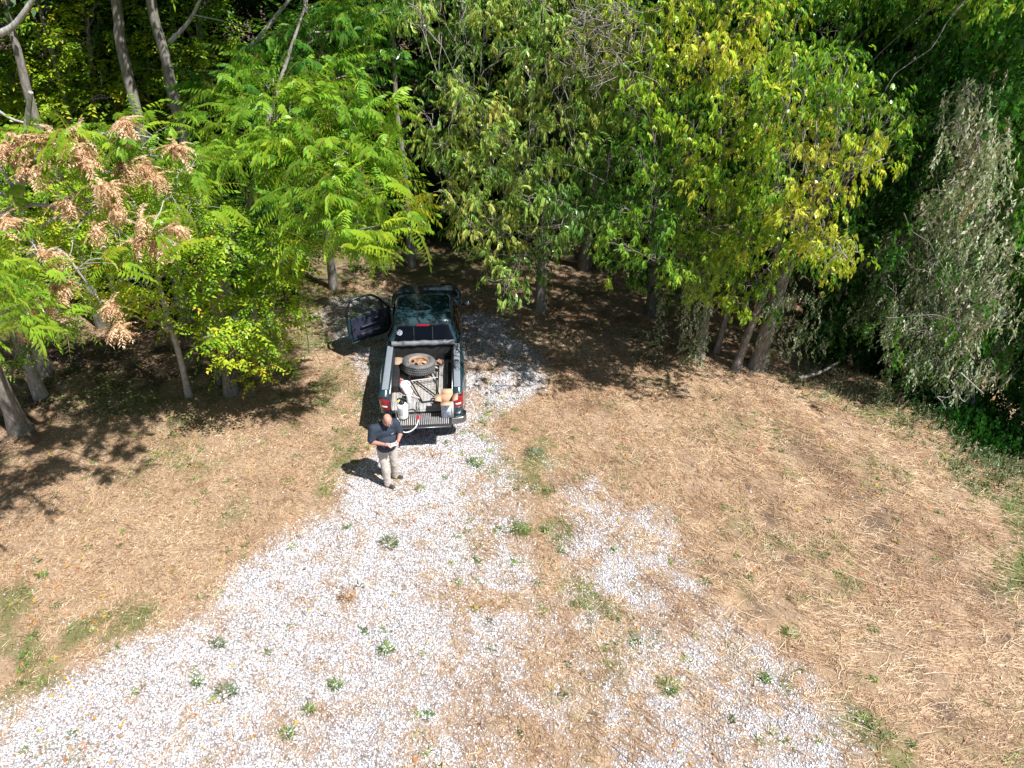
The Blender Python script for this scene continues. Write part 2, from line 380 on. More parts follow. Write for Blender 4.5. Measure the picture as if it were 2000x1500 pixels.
straw = build('dry_grass', [stems, blades(x, y, np.where(isg, L*.7, L), np.where(isg, wd*1.2, wd), ang, np.where(isg, .9, .25)*rng.random(n)+.03, (rng.random(n)-.5)*.7, .003+.012*rng.random(n), tint)], m, tint=True)
tag(straw, 'dry mown straw and short grass lying over the clearing', 'grass', kind='stuff')
# ---- fallen leaves
x, y = scatter(52000, 4.2, 22); x = x[:]; near_tree = sstep(11, 15, y)*.5+sstep(-3, -8, x)*.35+.12+.35*sstep(2, 6, x)*sstep(8, 12, y)
k = rng.random(len(x)) < near_tree*sstep(.35, .6, vnoise(x, y, 1.2, 51, 2)); x, y = x[k], y[k]; n = len(x)
s = .014+.034*rng.random(n)**1.5
Q = np.array([[-1, 0, 0], [0, -.55, .25], [1, 0, .1], [0, .55, .25]])[None]*s[:, None, None]; Q = Q+(rng.random((n, 4, 3))-.5)*s[:, None, None]*.5
Q = Q @ rotz(rng.random(n)*6.28)+np.stack([x, y, H(x, y)+.02], -1)[:, None]
m = leafmat('leaf_litter', [(0, (.16, .07, .03)), (.3, (.36, .2, .1)), (.55, (.52, .36, .22)), (.75, (.5, .13, .04)), (.9, (.6, .4, .05)), (1, (.3, .3, .06))], .2, .1, .6, 1.)
tag(build('fallen_leaves', [(Q.reshape(-1, 3), np.array([[0, 1, 2, 3]])+np.arange(n)[:, None]*4, np.repeat(rng.random(n)**.8, 4))], m, tint=True), 'scattered brown, red and yellow fallen leaves', 'leaves', kind='stuff')
# ---- low green weeds as ground cover
x, y = scatter(9000, 4.2, 19); k = rng.random(len(x)) < .045+green(x, y)*.75; x, y = x[k], y[k]; nb = 13
X2 = np.repeat(x, nb)+(rng.random(len(x)*nb)-.5)*.13; Y2 = np.repeat(y, nb)+(rng.random(len(x)*nb)-.5)*.12; n = len(X2)
weedmat = leafmat('weed_leaves', [(0, (.045, .09, .018)), (.4, (.10, .20, .035)), (.7, (.2, .29, .06)), (1, (.40, .37, .16))], .3, .3, .5, 1.3)
weeds = build('low_weeds', [blades(X2, Y2, .05+.07*rng.random(n), .012+.01*rng.random(n), rng.random(n)*6.28, .3+.8*rng.random(n), (rng.random(n)-.5)*.8, .0, np.repeat(rng.random(len(x)), nb))], weedmat, tint=True)
tag(weeds, 'small green weeds coming up through gravel and straw', 'weeds', kind='stuff')

# ================= TREES
def nrmz(a): return a/(np.linalg.norm(a, axis=-1, keepdims=True)+1e-9)
def frond(L, npair, ll, lw, arc, droop, sweep=.35, side0=.12, rach=True, seed=0, curl=.0):
    """a compound leaf along +X: drooping stalk, paired leaflets, tip leaflet; returns V, F, T(offset of tint)"""
    r = np.random.default_rng(seed); s = np.linspace(0, 1, 24); a = .35-arc*s
    xs = np.concatenate([[0], np.cumsum(np.cos(a[1:])*L/23)]); zs = np.concatenate([[0], np.cumsum(np.sin(a[1:])*L/23)])
    V, F, T = [], [], []
    def leaf(b, d, l, w_, tw):
        d = d/np.linalg.norm(d); sd = np.cross(d, tw); sd /= np.linalg.norm(sd)+1e-9; up = np.cross(sd, d)
        n = len(V); mid = b+d*l*.45
        V.extend([b, mid+sd*w_*.5+up*w_*.12, b+d*l-up*l*curl, mid-sd*w_*.5+up*w_*.12]); T.extend([0]*4); F.append([n, n+1, n+2, n+3])
    for i in range(npair):
        q = side0+(1-side0)*(i+.3)/npair; b = np.array([np.interp(q, s, xs), 0, np.interp(q, s, zs)]); aa = np.interp(q, s, a)
        tg = np.array([math.cos(aa), 0, math.sin(aa)]); up = np.array([-tg[2], 0, tg[0]])
        sz = (.75+.4*math.sin(math.pi*min(1, q*1.05)))
        for sd in (-1, 1):
            dr = droop+(r.random()-.5)*.35; sw = sweep+(r.random()-.5)*.3
            d = np.array([0, sd, 0])*math.cos(dr)*math.cos(sw)+tg*math.sin(sw)+np.array([0, 0, -1])*math.sin(dr)
            leaf(b, d, ll*sz*(.85+.3*r.random()), lw*sz, tg if abs(np.dot(d/np.linalg.norm(d), tg)) < .9 else up)
    b = np.array([xs[-1], 0, zs[-1]]); leaf(b, np.array([math.cos(a[-1]), 0, math.sin(a[-1])]), ll, lw, np.array([0, 1., 0]))
    if rach:
        n = len(V); ids = [0, 8, 16, 23]
        for q in ids: V.extend([np.array([xs[q], .0035, zs[q]+.004]), np.array([xs[q], -.0035, zs[q]+.004])]); T.extend([9, 9])
        for q in range(3): F.append([n+2*q, n+2*q+1, n+2*q+3, n+2*q+2])
    return np.array(V), np.array(F), np.array(T, float)
def twig(L, nl, ll, lw, seed=0, hang=.2, flat=.5):
    """a small twig with simple leaves set alternately"""
    r = np.random.default_rng(seed); V, F, T = [], [], []
    for i in range(nl):
        q = (i+.5)/nl; b = np.array([L*q, 0, .12*L*math.sin(q*3)-hang*L*q*q])
        sd = 1 if i % 2 else -1
        d = nrmz(np.array([.5+r.random()*.4, sd*(.5+r.random()), -hang-.5*r.random()+.3*flat])); tw = nrmz(np.array([.3*r.random(), .8*(r.random()-.5), 1]))
        s_ = nrmz(np.cross(d, tw)); u = np.cross(s_, d); l = ll*(.7+.6*r.random()); w_ = lw*(.75+.5*r.random()); n = len(V)
        V += [b, b+d*l*.35+s_*w_*.5+u*w_*.14, b+d*l-u*l*.12, b+d*l*.35-s_*w_*.5+u*w_*.14]; T += [0]*4; F.append([n, n+1, n+2, n+3])
    return np.array(V), np.array(F), np.array(T, float)
def hangvine(L, nl, ll, lw, seed=0):
    r = np.random.default_rng(seed); V, F, T = [], [], []
    for i in range(nl):
        q = (i+.5)/nl; b = np.array([.05*math.sin(q*5), .04*(r.random()-.5), -L*q])
        a = r.random()*6.28; d = nrmz(np.array([math.cos(a)*.6, math.sin(a)*.6, -.7-.5*r.random()])); s_ = nrmz(np.cross(d, np.array([-math.sin(a), math.cos(a), .3])+.01)); s_ = nrmz(s_+.5*(r.random(3)-.5))
        s_ = nrmz(s_-d*np.dot(s_, d)); u = np.cross(s_, d); l = ll*(.6+.8*r.random()); w_ = lw*(.4+.8*r.random()); n = len(V)
        V += [b, b+d*l*.3+s_*w_*.5+u*w_*.2, b+d*l+u*l*.25*(r.random()-.5), b+d*l*.4-s_*w_*.5+u*w_*.2]; T += [0]*4; F.append([n, n+1, n+2, n+3])
    return np.array(V), np.array(F), np.array(T, float)
def place(Tm, pos, X, scale, tint, roll=None):
    """copies of a template leaf at many positions (as one chunk)"""
    n = len(pos); X = nrmz(X); up = np.array([0, 0, 1.])
    if roll is None: roll = (rng.random(n)-.5)*.8
    Yv = np.cross(up, X); Yv = nrmz(Yv+1e-4); Zv = np.cross(X, Yv)
    c, s = np.cos(roll)[:, None], np.sin(roll)[:, None]; Yr = Yv*c+Zv*s; Zr = -Yv*s+Zv*c
    M = np.stack([X, Yr, Zr], 1)
    V = pos[:, None]+np.einsum('mk,nkj->nmj', Tm[0], M)*np.broadcast_to(scale, (n,))[:, None, None]
    m_ = len(Tm[0]); F = (Tm[1][None]+np.arange(n)[:, None, None]*m_).reshape(-1, 4)
    T = np.clip(np.broadcast_to(tint, (n,)), 0, .79)[:, None]+Tm[2][None]*1.
    return (V.reshape(-1, 3), F, np.minimum(T, 1).ravel())
KINDS = {
    'ailanthus': [frond(.70, 8, .155, .052, 1.1, .8, sweep=.15, seed=1), frond(.60, 7, .15, .05, 1.4, .9, sweep=.12, seed=2), frond(.78, 9, .155, .052, .85, .7, sweep=.18, seed=3), frond(.66, 7, .16, .054, 1.6, 1.0, sweep=.2, seed=9)],
    'droop': [frond(.28, 4, .115, .027, 2.0, 1.15, sweep=.5, rach=False, seed=4, curl=.12), frond(.24, 4, .11, .028, 2.4, 1.25, sweep=.4, rach=False, seed=5, curl=.1), frond(.32, 5, .11, .025, 1.7, 1.0, sweep=.5, rach=False, seed=6, curl=.15)],
    'broad': [frond(.24, 3, .105, .036, 1.9, 1.1, sweep=.4, rach=False, seed=7, curl=.14), frond(.20, 3, .1, .038, 2.2, 1.2, sweep=.3, rach=False, seed=8, curl=.1)],
    'small': [twig(.34, 9, .075, .042, seed=1), twig(.28, 8, .07, .04, seed=2), twig(.4, 10, .08, .045, seed=3)],
    'wood': [twig(.55, 9, .15, .075, seed=4, hang=.35), twig(.5, 8, .14, .08, seed=5, hang=.25)],
    'vine': [hangvine(.55, 15, .085, .055, 1), hangvine(.7, 18, .08, .05, 2), hangvine(.45, 13, .09, .05, 3)],
    'ivy': [hangvine(.4, 9, .12, .12, 4), hangvine(.5, 11, .11, .11, 5)],
}
NF = {'ailanthus': 6, 'droop': 7, 'broad': 8, 'small': 6, 'wood': 4, 'vine': 3, 'ivy': 3}
def sprays(c, rad, nsp, kind, tint, spread=None, bottom=.45, tvar=.2, size=1., shell=.6):
    c = np.array(c); n = int(nsp)
    if n < 1: return []
    u = nrmz(rng.normal(size=(n*2, 3))); u = u[(u[:, 2] > -.35) | (rng.random(n*2) < bottom)][:n]; n = len(u)
    p = c+u*np.array(rad)*(shell+(1.05-shell)*rng.random((n, 1))**.6)
    kf = NF[kind]; pos = np.repeat(p, kf, 0); uu = np.repeat(u, kf, 0); N = len(pos)
    out = []; tt = np.repeat(tint+(rng.random(n)-.5)*tvar, kf)+(rng.random(N)-.5)*.06
    if kind in ('vine', 'ivy'):
        X_ = rng.normal(size=(N, 3))*np.array([1, 1, .15]); pos = pos+rng.normal(size=(N, 3))*.14
    else:
        X_ = uu*np.array([.8, .8, .35])+rng.normal(size=(N, 3))*np.array([.75, .75, .28])+np.array([0, 0, .06])
        pos = pos+rng.normal(size=(N, 3))*(.05 if kind == 'ailanthus' else .09)
    sel = rng.integers(0, len(KINDS[kind]), N)
    for q, Tm in enumerate(KINDS[kind]):
        k = sel == q
        if k.any(): out.append(place(Tm, pos[k], X_[k], size*(.55+.65*rng.random(k.sum())), tt[k]))
    return out, p
G1 = (.012, .045, .008)
lm = {
 'ailanthus': leafmat('ailanthus_leaf', [(0, (.02, .09, .02)), (.25, (.08, .25, .035)), (.5, (.27, .46, .04)), (.68, (.32, .42, .025)), (.79, (.6, .46, .04)), (1, (.26, .10, .05))], .36, .2, .32),
 'droop': leafmat('pinnate_leaf', [(0, (.015, .06, .012)), (.25, (.07, .18, .03)), (.45, (.23, .39, .08)), (.62, (.42, .54, .12)), (.72, (.5, .48, .08)), (.79, (.55, .46, .16)), (1, (.42, .29, .18))], .27, .38, .3),
 'broad': leafmat('drooping_leaf', [(0, (.015, .065, .012)), (.25, (.06, .18, .022)), (.45, (.19, .38, .04)), (.62, (.36, .53, .045)), (.72, (.52, .60, .05)), (.79, (.66, .62, .07)), (1, (.42, .29, .18))], .3, .32, .3),
 'small': leafmat('ovate_leaf', [(0, (.018, .06, .01)), (.25, (.07, .17, .015)), (.45, (.21, .38, .03)), (.62, (.38, .52, .035)), (.72, (.56, .60, .04)), (.79, (.62, .48, .05)), (1, (.3, .12, .05))], .4, .3, .42),
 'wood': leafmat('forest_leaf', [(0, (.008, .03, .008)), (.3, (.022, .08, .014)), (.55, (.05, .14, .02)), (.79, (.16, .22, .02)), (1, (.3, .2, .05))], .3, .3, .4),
 'vine': leafmat('withered_vine_leaf', [(0, (.04, .07, .03)), (.2, (.10, .17, .06)), (.4, (.27, .37, .19)), (.6, (.50, .57, .40)), (.79, (.68, .66, .5)), (1, (.3, .16, .08))], .25, .5, .6, 1.0),
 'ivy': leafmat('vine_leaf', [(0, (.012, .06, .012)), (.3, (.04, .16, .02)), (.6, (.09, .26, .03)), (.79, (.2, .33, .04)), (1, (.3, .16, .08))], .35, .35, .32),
}
def barkmat(name, a, b_, sc=9.):
    m, t, p, out = newmat(name); tc = t.nodes.new('ShaderNodeTexCoord').outputs['Object']
    mp = t.nodes.new('ShaderNodeMapping'); mp.inputs['Scale'].default_value = (1, 1, .22); t.links.new(tc, mp.inputs[0])
    f = noise_n(t, sc*2.2, 6, .7, mp.outputs[0]); f2 = noise_n(t, 1.6, 4, .6, tc)
    c = ramp(t, f, [(.33, a), (.6, b_)])
    c = mixc(t, ramp(t, f2, [(.5, (0, 0, 0)), (.68, (.6, .6, .6))]), c, (.12, .15, .08))
    t.links.new(c, p.inputs['Base Color']); p.inputs['Roughness'].default_value = .9
    b2 = t.nodes.new('ShaderNodeBump'); b2.inputs['Strength'].default_value = .9; b2.inputs['Distance'].default_value = .03
    t.links.new(f, b2.inputs['Height']); t.links.new(b2.outputs[0], p.inputs['Normal']); return m
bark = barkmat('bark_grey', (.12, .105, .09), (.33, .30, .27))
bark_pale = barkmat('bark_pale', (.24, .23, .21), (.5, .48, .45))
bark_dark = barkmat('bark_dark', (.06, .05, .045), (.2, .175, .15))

def limb(a, b, r0, r1, sag=.0, wob=.12, n=7):
    a = np.array(a, float); b = np.array(b, float); L = np.linalg.norm(b-a)
    s = np.linspace(0, 1, n)[:, None]; pts = a*(1-s)+b*s
    pts[1:-1] += rng.normal(size=(n-2, 3))*wob*L*.18
    pts[:, 2] += (np.sin(s[:, 0]*math.pi)*(.10+sag)*L)
    return smooth_path(pts, 2), np.linspace(r0, r1, (n-1)*2+1)
TREES = []
def tree(name, label, trunks, blobs, kind, bk, group=None, cat='tree', dens=1., bare=0, mat_=None, twigs=True, limbs_on=True, tvar=.2, size=1.):
    """trunks: list of [(x,y,z,r)...]; blobs: list of (centre, (rx,ry,rz), tint); the thing's Empty is at the first trunk's foot"""
    base = np.array(trunks[0][0][:3]); base = np.array([base[0], base[1], float(H(base[0], base[1]))])
    root = empty(name, base); tag(root, label, cat, group)
    wood, nodes = [], []
    for tr in trunks:
        a = np.array(tr, float); pth = smooth_path(a[:, :3], 5)
        rr = np.interp(np.linspace(0, len(a)-1, len(pth)), np.arange(len(a)), a[:, 3])
        s = np.linspace(0, 1, len(pth)); rr = rr*(1+.5*np.exp(-s*22))
        pth[0, 2] -= .15
        wood += tube(pth-base, rr, 10); nodes.append(np.c_[pth, rr])
    nodes = np.vstack(nodes)
    crown = []
    for c, rad, tint in blobs:
        c = np.array(c, float); area = (rad[0]*rad[2]+rad[1]*rad[2]+rad[0]*rad[1])*4.19
        res = sprays(c, rad, area*dens*4.6, kind, tint, tvar=tvar, size=size)
        if not res: continue
        crown += [(q[0]-base, q[1], q[2]) for q in res[0]]
        if limbs_on:
            d = np.linalg.norm(nodes[:, :3]-c, axis=1)+np.maximum(nodes[:, 2]-c[2]+.8, 0)*1.5
            j_ = int(np.argmin(d)); r0 = min(nodes[j_, 3]*.5, .042)
            pth, rr = limb(nodes[j_, :3], c, r0, .012)
            wood += tube(pth-base, rr, 5, False)
            pts = res[1]; sub = pts[rng.permutation(len(pts))[:(6+bare if twigs else 0)]]
            for e in sub:
                st = pth[rng.integers(len(pth)//2, len(pth))]
                q, r2 = limb(st, e, .008, .003, n=4, wob=.5); wood += tube(q-base, r2, 4, False)
            nodes = np.vstack([nodes, np.c_[pth, rr]])
    build('trunk', wood, bk, root, smooth=True)
    if crown: build('crown', crown, mat_ or lm[kind], root, tint=True)
    TREES.append(root); return root
def B(px, py, D, rx, ry, tint, rd=None):
    """a bough: centre given by pixel and distance, size in pixels"""
    s = pxm(D, py); r = rx*s; return (P(px, py, D), (r, rd if rd else min(r, .9), ry*s*1.05), tint)
def fill(poly, D, n, rpx, tint, dD=.5, slope=0., tj=.12, seed=0, sq=.8):
    """boughs spread through an outline of the crown"""
    r = np.random.default_rng(seed); p = np.array(poly, float); lo, hi = p.min(0), p.max(0); out = []; pts = []; tries = 0
    while len(out) < n and tries < 8000:
        tries += 1; q = lo+(hi-lo)*r.random(2)
        if not inpoly(q[0], q[1], poly): continue
        md = rpx*(1.15 if tries < 3000 else .75)
        if any(math.hypot(q[0]-a[0], q[1]-a[1]) < md for a in pts): continue
        pts.append(q); d = D+(r.random()-.5)*2*dD+slope*(q[1]-lo[1])/100.
        rp = rpx*(.75+.55*r.random()); out.append(B(q[0], q[1], d, rp, rp*sq, tint(q[0], q[1]) if callable(tint) else tint+(r.random()-.5)*2*tj))
    return out
def crownball(c, R, n, tint, r=.8, seed=0):
    rr = np.random.default_rng(seed); u = nrmz(rr.normal(size=(n, 3)))*rr.random((n, 1))**.33
    return [(np.array(c)+u[i]*np.array(R), (r*(.8+.5*rr.random()), r*(.8+.5*rr.random()), r*.65), tint+(rr.random()-.5)*.15) for i in range(n)]
def T_(*pts):                                       # trunk path: (px, py, D, radius) -> x, y, z, r ; the first is the foot on the ground
    out = []
    for k_, (px_, py_, D_, r_) in enumerate(pts):
        q = P(px_, py_, D_) if D_ else G(px_, py_)
        if k_ == 0: q = G(px_, py_); q[2] = float(H(q[0], q[1]))
        out.append((*q, r_))
    return out
def foot(px_, py_): return G(px_, py_)[1]

# ---- the bright feathery tree reaching over the clearing on the left
t1 = T_((452, 765, 0, .12), (430, 640, foot(452, 765)-.1, .10), (440, 480, 13.9, .085), (490, 400, 13.4, .085), (499, 364, 13.3, .07), (520, 250, 13.5, .05), (560, 120, 14, .035), (600, 0, 14.4, .02))
bl = [B(*q) for q in [(470,175,14.4,70,45,.36),(560,130,14.5,80,50,.32),(640,70,14.9,75,50,.30),(730,40,15.3,70,45,.33),(740,130,15.1,45,35,.3),(455,235,13.9,60,40,.42),(540,225,13.3,75,45,.45),
      (620,205,13.3,70,40,.45),(700,230,13.3,65,40,.46),(500,300,13.0,70,40,.47),(590,290,12.6,80,42,.49),(680,300,12.4,75,40,.5),(745,310,12.5,40,30,.5),(440,320,13.3,50,30,.45),
      (620,370,12.0,75,38,.5),(700,380,11.8,70,40,.52),(760,410,11.8,45,30,.54),(660,450,11.5,70,36,.5),(720,460,11.4,45,30,.54),(590,440,12.0,45,32,.46),(640,150,14.5,60,40,.38),(800,445,11.7,18,16,.56),(690,490,11.4,35,22,.5)]]
bl += crownball((-4.2, 14.6, 9.9), (2.0, 1.4, .9), 7, .45, .8, 5)
tree('feathery_tree', 'bright green tree with long feathery leaves reaching out over the truck', [t1], bl, 'ailanthus', bark, dens=.86, tvar=.26, size=.92)
# ---- the one with rusty seed clusters at the left edge
Dl = foot(75, 768)
t2 = T_((78, 772, 0, .13), (30, 650, Dl-.3, .11), (-10, 560, Dl-.8, .1), (-25, 470, 11.6, .09), (30, 400, 10.4, .075), (45, 300, 10, .05), (60, 180, 9.8, .03))
bl = [B(*q) for q in [(60,290,9.9,60,35,.5),(150,265,10,60,30,.52),(240,275,10.2,60,32,.47),(310,270,10.6,55,30,.42),(290,330,10.4,55,32,.5),(210,340,10,40,26,.55),(340,380,10.3,50,30,.5),(370,320,10.8,45,30,.44),
      (30,440,9.7,30,24,.5),(300,450,9.2,34,22,.58),(345,485,9.0,28,22,.58),(110,540,9.0,44,30,.55),(90,610,9.3,50,34,.48),(200,505,9.0,34,24,.56),(40,520,8.9,40,26,.5),(50,650,10.4,40,26,.42),(240,640,9.6,16,14,.55),(190,400,10,30,20,.6),(30,350,10,30,20,.52),(390,400,10.6,40,26,.47)]]
bl += [((-6.9-.5*k_, 7.7+.35*k_, 5.6+.35*k_), (.75, .7, .45), .5) for k_ in range(4)]+[((-8.3, 8.4, 6.2), (.8, .8, .5), .5)]
seedtree = tree('seed_bearing_tree', 'leaning tree at the left edge hung with rusty brown seed clusters', [t2], bl, 'ailanthus', bark_pale, dens=1.0, tvar=.2, size=.74)
base = np.array(seedtree.location)
limbs = []
for pts, r0 in [([(-60,370,10),(0,378,9.9),(60,398,9.9),(150,410,9.9),(200,420,9.9),(260,435,9.9)], .035), ([(-20,420,9.8),(70,400,9.7),(130,408,9.7),(190,420,9.8),(260,470,9.8)], .028), ([(20,440,9.6),(50,465,9.6),(100,430,9.6),(150,405,9.7),(230,350,9.9)], .026),
                ([(78,490,9.6),(60,465,9.6),(48,440,9.6),(40,400,9.7),(10,340,9.8),(-20,300,9.8)], .05), ([(78,490,9.6),(120,490,9.6),(160,540,9.6),(190,580,9.6),(215,625,9.6)], .024), ([(110,330,9.9),(140,370,9.9),(180,395,9.9),(210,400,10)], .03), ([(200,415,9.8),(250,430,9.8),(290,450,9.8),(330,470,9.8)], .016), ([(-30,560,11.3),(20,520,10.2),(60,500,9.7),(78,490,9.6)], .055)]:
    q = smooth_path([P(*a) for a in pts], 5); limbs += tube(q-base, np.linspace(r0, r0*.35, len(q)), 6)
build('branch', limbs, bark_pale, seedtree, smooth=True)
seedT = [twig(.15, 24, .035, .012, seed=s, hang=.9, flat=-.5) for s in (11, 12, 13)]
for T3 in seedT: T3[0][:, 1] *= 2.2; T3[0][:, 2] *= 1.5
seedmat = leafmat('seed_keys', [(0, (.42, .24, .13)), (.4, (.68, .45, .27)), (.79, (.82, .62, .43)), (1, (.8, .6, .4))], .3, .6, .6, 1.)
for (px_, py_, D_, rx_, ry_) in [(20,285,9.8,35,34),(65,275,9.8,42,24),(60,330,9.7,34,22),(115,275,9.9,20,26),(160,300,9.8,20,34),(210,365,9.8,30,22),(225,405,9.8,24,20),(150,260,10,24,14),(240,245,10.1,34,14),(345,290,10.4,14,13),(285,325,10.2,18,24),(245,320,10.2,22,18),(305,345,10.2,10,10),
        (10,430,9.6,22,16),(95,495,9.5,26,13),(280,435,9.8,12,20),(345,445,9.8,22,13),(190,445,9.7,16,12),(270,470,9.7,14,10),(310,480,9.7,20,12),(120,560,9.6,24,15),(75,590,9.7,26,14),(55,640,9.7,22,20),(215,600,9.5,13,12),(235,640,9.4,16,24),(130,395,9.8,22,14)]:
    D_ -= .35; c = P(px_, py_, D_); s = pxm(D_, py_)*.92; n = int(24+rx_*ry_*.03); pos = c+nrmz(rng.normal(size=(n, 3)))*np.array([rx_, (rx_+ry_)/2, ry_])*s*.9*rng.random((n, 1))**.7
    ch = []; sel = rng.integers(0, 3, n)
    for q in range(3):
        k = sel == q
        if k.any(): a = place(seedT[q], pos[k], rng.normal(size=(k.sum(), 3)), .7+.5*rng.random(k.sum()), rng.random(k.sum())*.75); ch.append((a[0]-base, a[1], a[2]))
    build('seed_cluster', ch, seedmat, seedtree, tint=True)
# ---- thick trunks at the left edge
tree('leaning_tree', 'thick grey trunk with a flared foot, lowest in the left corner', [T_((38, 838, 0, .2), (5, 760, 12.2, .16), (-60, 620, 12, .15), (-160, 380, 11.6, .12), (-220, 100, 11.2, .09))], crownball((-10.5, 9.8, 11.6), (1.9, 1.9, 1.0), 7, .4, .8, 9), 'ailanthus', bark, dens=.4)
tree('leaning_tree', 'grey trunk leaning left, rooted behind the two thick trunks at the left edge', [T_((88, 728, 0, .16), (60, 640, 14.2, .13), (10, 540, 14, .12), (-60, 380, 14, .1), (-120, 150, 14, .08))], crownball((-13.5, 14.5, 10.8), (2.4, 1.6, 1.3), 8, .35, .9, 10), 'small', bark, dens=.5)
# ---- yellow-green shrubby trees
def ty(a, b_, c_): return lambda x_, y_: a+b_*(y_-400)/300.+c_*(rng.random()-.5)
tree('shrubby_tree', 'small yellow-green tree with a thin curved trunk right of the leaning trunks', [T_((368, 772, 0, .075), (352, 700, 13.4, .065), (328, 620, 13.4, .06), (312, 560, 13.5, .05), (290, 480, 13.5, .03))],
     fill([(-20,400),(90,385),(400,390),(420,480),(390,600),(310,640),(200,600),(80,560),(-20,560)], 12.2, 58, 32, ty(.52, .08, .16), .6, seed=21), 'small', bark_pale, dens=.95, size=1.15, tvar=.3)
tree('shrubby_tree', 'multi-stemmed yellow-green tree beside the open truck door', [T_((446, 768, 0, .11), (440, 700, 13.6, .09), (425, 640, 13.6, .08), (410, 560, 13.7, .06), (400, 500, 13.6, .03)), T_((428, 748, 0, .05), (415, 690, 13.9, .045), (385, 600, 13.9, .04), (370, 560, 13.9, .02)), T_((500, 735, 0, .06), (497, 660, 14, .05), (500, 560, 14.1, .04), (505, 480, 14.2, .02))],
     fill([(370,420),(570,430),(595,490),(565,600),(550,700),(470,700),(400,680),(370,590)], 12.3, 40, 32, ty(.46, .08, .18), .5, seed=22)+[B(*q) for q in [(500,720,13.2,26,18,.62),(455,740,13,20,14,.62),(530,725,13.3,20,14,.64),(420,690,13.2,26,16,.5),(475,690,13.3,22,14,.55),(385,640,13.3,24,18,.48),(540,500,13.8,32,26,.5)]], 'small', bark, dens=.95, size=1.15, tvar=.3)
tree('shrubby_tree', 'leafy yellow-green tree added behind the rusty seed clusters to shade the ground', [T_((240, 655, 0, .08), (235, 560, 14.8, .07), (230, 450, 14.4, .06), (225, 360, 14.2, .03))], fill([(-40,290),(420,290),(430,430),(380,470),(-40,470)], 14.0, 34, 40, ty(.42, .1, .2), .6, seed=23), 'small', bark, dens=.75, size=1.3, tvar=.3)  # added tree: its boughs shade the ground behind and fill crown gaps
tree('shrubby_tree', 'low leafy sapling with bright green leaves by the lowest left trunk', [T_((20, 740, 0, .04), (30, 700, 12.9, .03), (45, 650, 12.9, .02))], [B(*q) for q in [(20,690,12.8,34,26,.42),(60,670,13,30,22,.4),(10,740,12.6,26,20,.45),(110,650,13.2,30,20,.4)]], 'small', bark, dens=.9)
# ---- trees standing in the upper left woods
tree('understory_tree', 'leafy green understory tree filling the gap behind the two tall grey trunks', [T_((190, 330, 19, .09), (180, 150, 18.8, .07), (170, 30, 18.8, .05))], fill([(0,-20),(200,-20),(210,250),(60,270),(0,250)], 18.4, 52, 32, .5, .8, seed=91), 'small', bark, dens=.55, size=1.5, tvar=.3)
tree('understory_tree', 'leafy green understory tree right of the two tall grey trunks', [T_((400, 330, 19, .09), (395, 150, 18.9, .07), (390, 30, 18.8, .05))], fill([(230,-20),(430,-20),(440,130),(400,240),(240,250)], 18.7, 46, 32, .44, .8, seed=92), 'small', bark, dens=.5, size=1.5, tvar=.3)
tree('understory_tree', 'small dark green sapling standing in the shade behind the truck cab', [T_((815, 425, 0, .04), (812, 390, 19, .03), (810, 360, 19, .02))], [B(*q) for q in [(800,390,19,34,22,.28),(825,420,19,26,20,.25),(790,350,19.2,24,20,.3)]], 'small', bark, dens=.7, size=1.2)
for (pts, lab) in [([(262, 290, 0, .14), (250, 150, 17.3, .12), (232, 40, 17.3, .11), (220, -60, 17.3, .11), (205, -200, 17.3, .09)], 'tall tree in the upper left woods, left of a pair of grey trunks'),
                   ([(372, 320, 0, .14), (350, 235, 17, .125), (325, 120, 17, .11), (300, 30, 17, .10), (288, -60, 17, .11), (270, -200, 17, .08)], 'tall tree in the upper left woods, right of a pair of grey trunks'),
                   ([(78, 330, 0, .12), (72, 240, 17, .1), (40, 120, 17, .09), (15, 20, 17, .07), (0, -120, 17, .05)], 'slim dark-barked tree near the upper left corner'),
                   ([(130, 330, 0, .08), (118, 160, 18, .07), (95, 80, 18, .06), (65, -30, 18, .04)], 'thin crooked tree beside the slim one in the upper left corner'),
                   ([(615, 345, 0, .1), (612, 200, 19, .08), (603, 100, 19, .07), (596, 0, 19, .06), (590, -150, 19, .04)], 'slim straight tree behind the feathery crown'),
                   ([(800, 470, 0, .1), (790, 340, 20.5, .09), (775, 220, 20.5, .07), (770, 120, 20.5, .06), (765, -60, 20.5, .05)], 'slim dark tree in the black gap between the two crowns')]:
    f = pts[0]; D0 = pts[1][2]; pts = list(pts); q = P(f[0], f[1], D0); q[2] = float(H(q[0], q[1]))
    tr = [(*q, f[3])]+[(*P(a, b_, D_), r_) for a, b_, D_, r_ in pts[1:]]
    top = np.array(tr[-1][:3])
    tree('woodland_tree', lab, [tr], crownball(top+np.array([0, .6, 1.2]), (2.2, 1.8, 1.5), 9, .35, 1.0, int(f[0])), 'wood', bark, dens=.5)
pale = []
for pts, r0 in [([(444,136,15),(500,80,15),(540,30,15),(590,-30,15)], .055), ([(490,78,15),(560,68,15),(640,62,15.2),(720,60,15.4)], .03), ([(332,82,15.5),(370,40,15.5),(400,-20,15.5)], .05), ([(618,140,15),(630,90,15),(650,60,15)], .025), ([(618,140,15),(612,180,15),(600,210,15)], .03), ([(-30,75,12),(20,55,12),(50,20,12),(75,-20,12)], .06), ([(375,28,15.5),(430,40,15.5),(480,52,15.5)], .015), ([(-20,205,13),(30,235,13),(100,247,13)], .03)]:
    q = smooth_path([P(*a) for a in pts], 5); pale.append((q, r0))
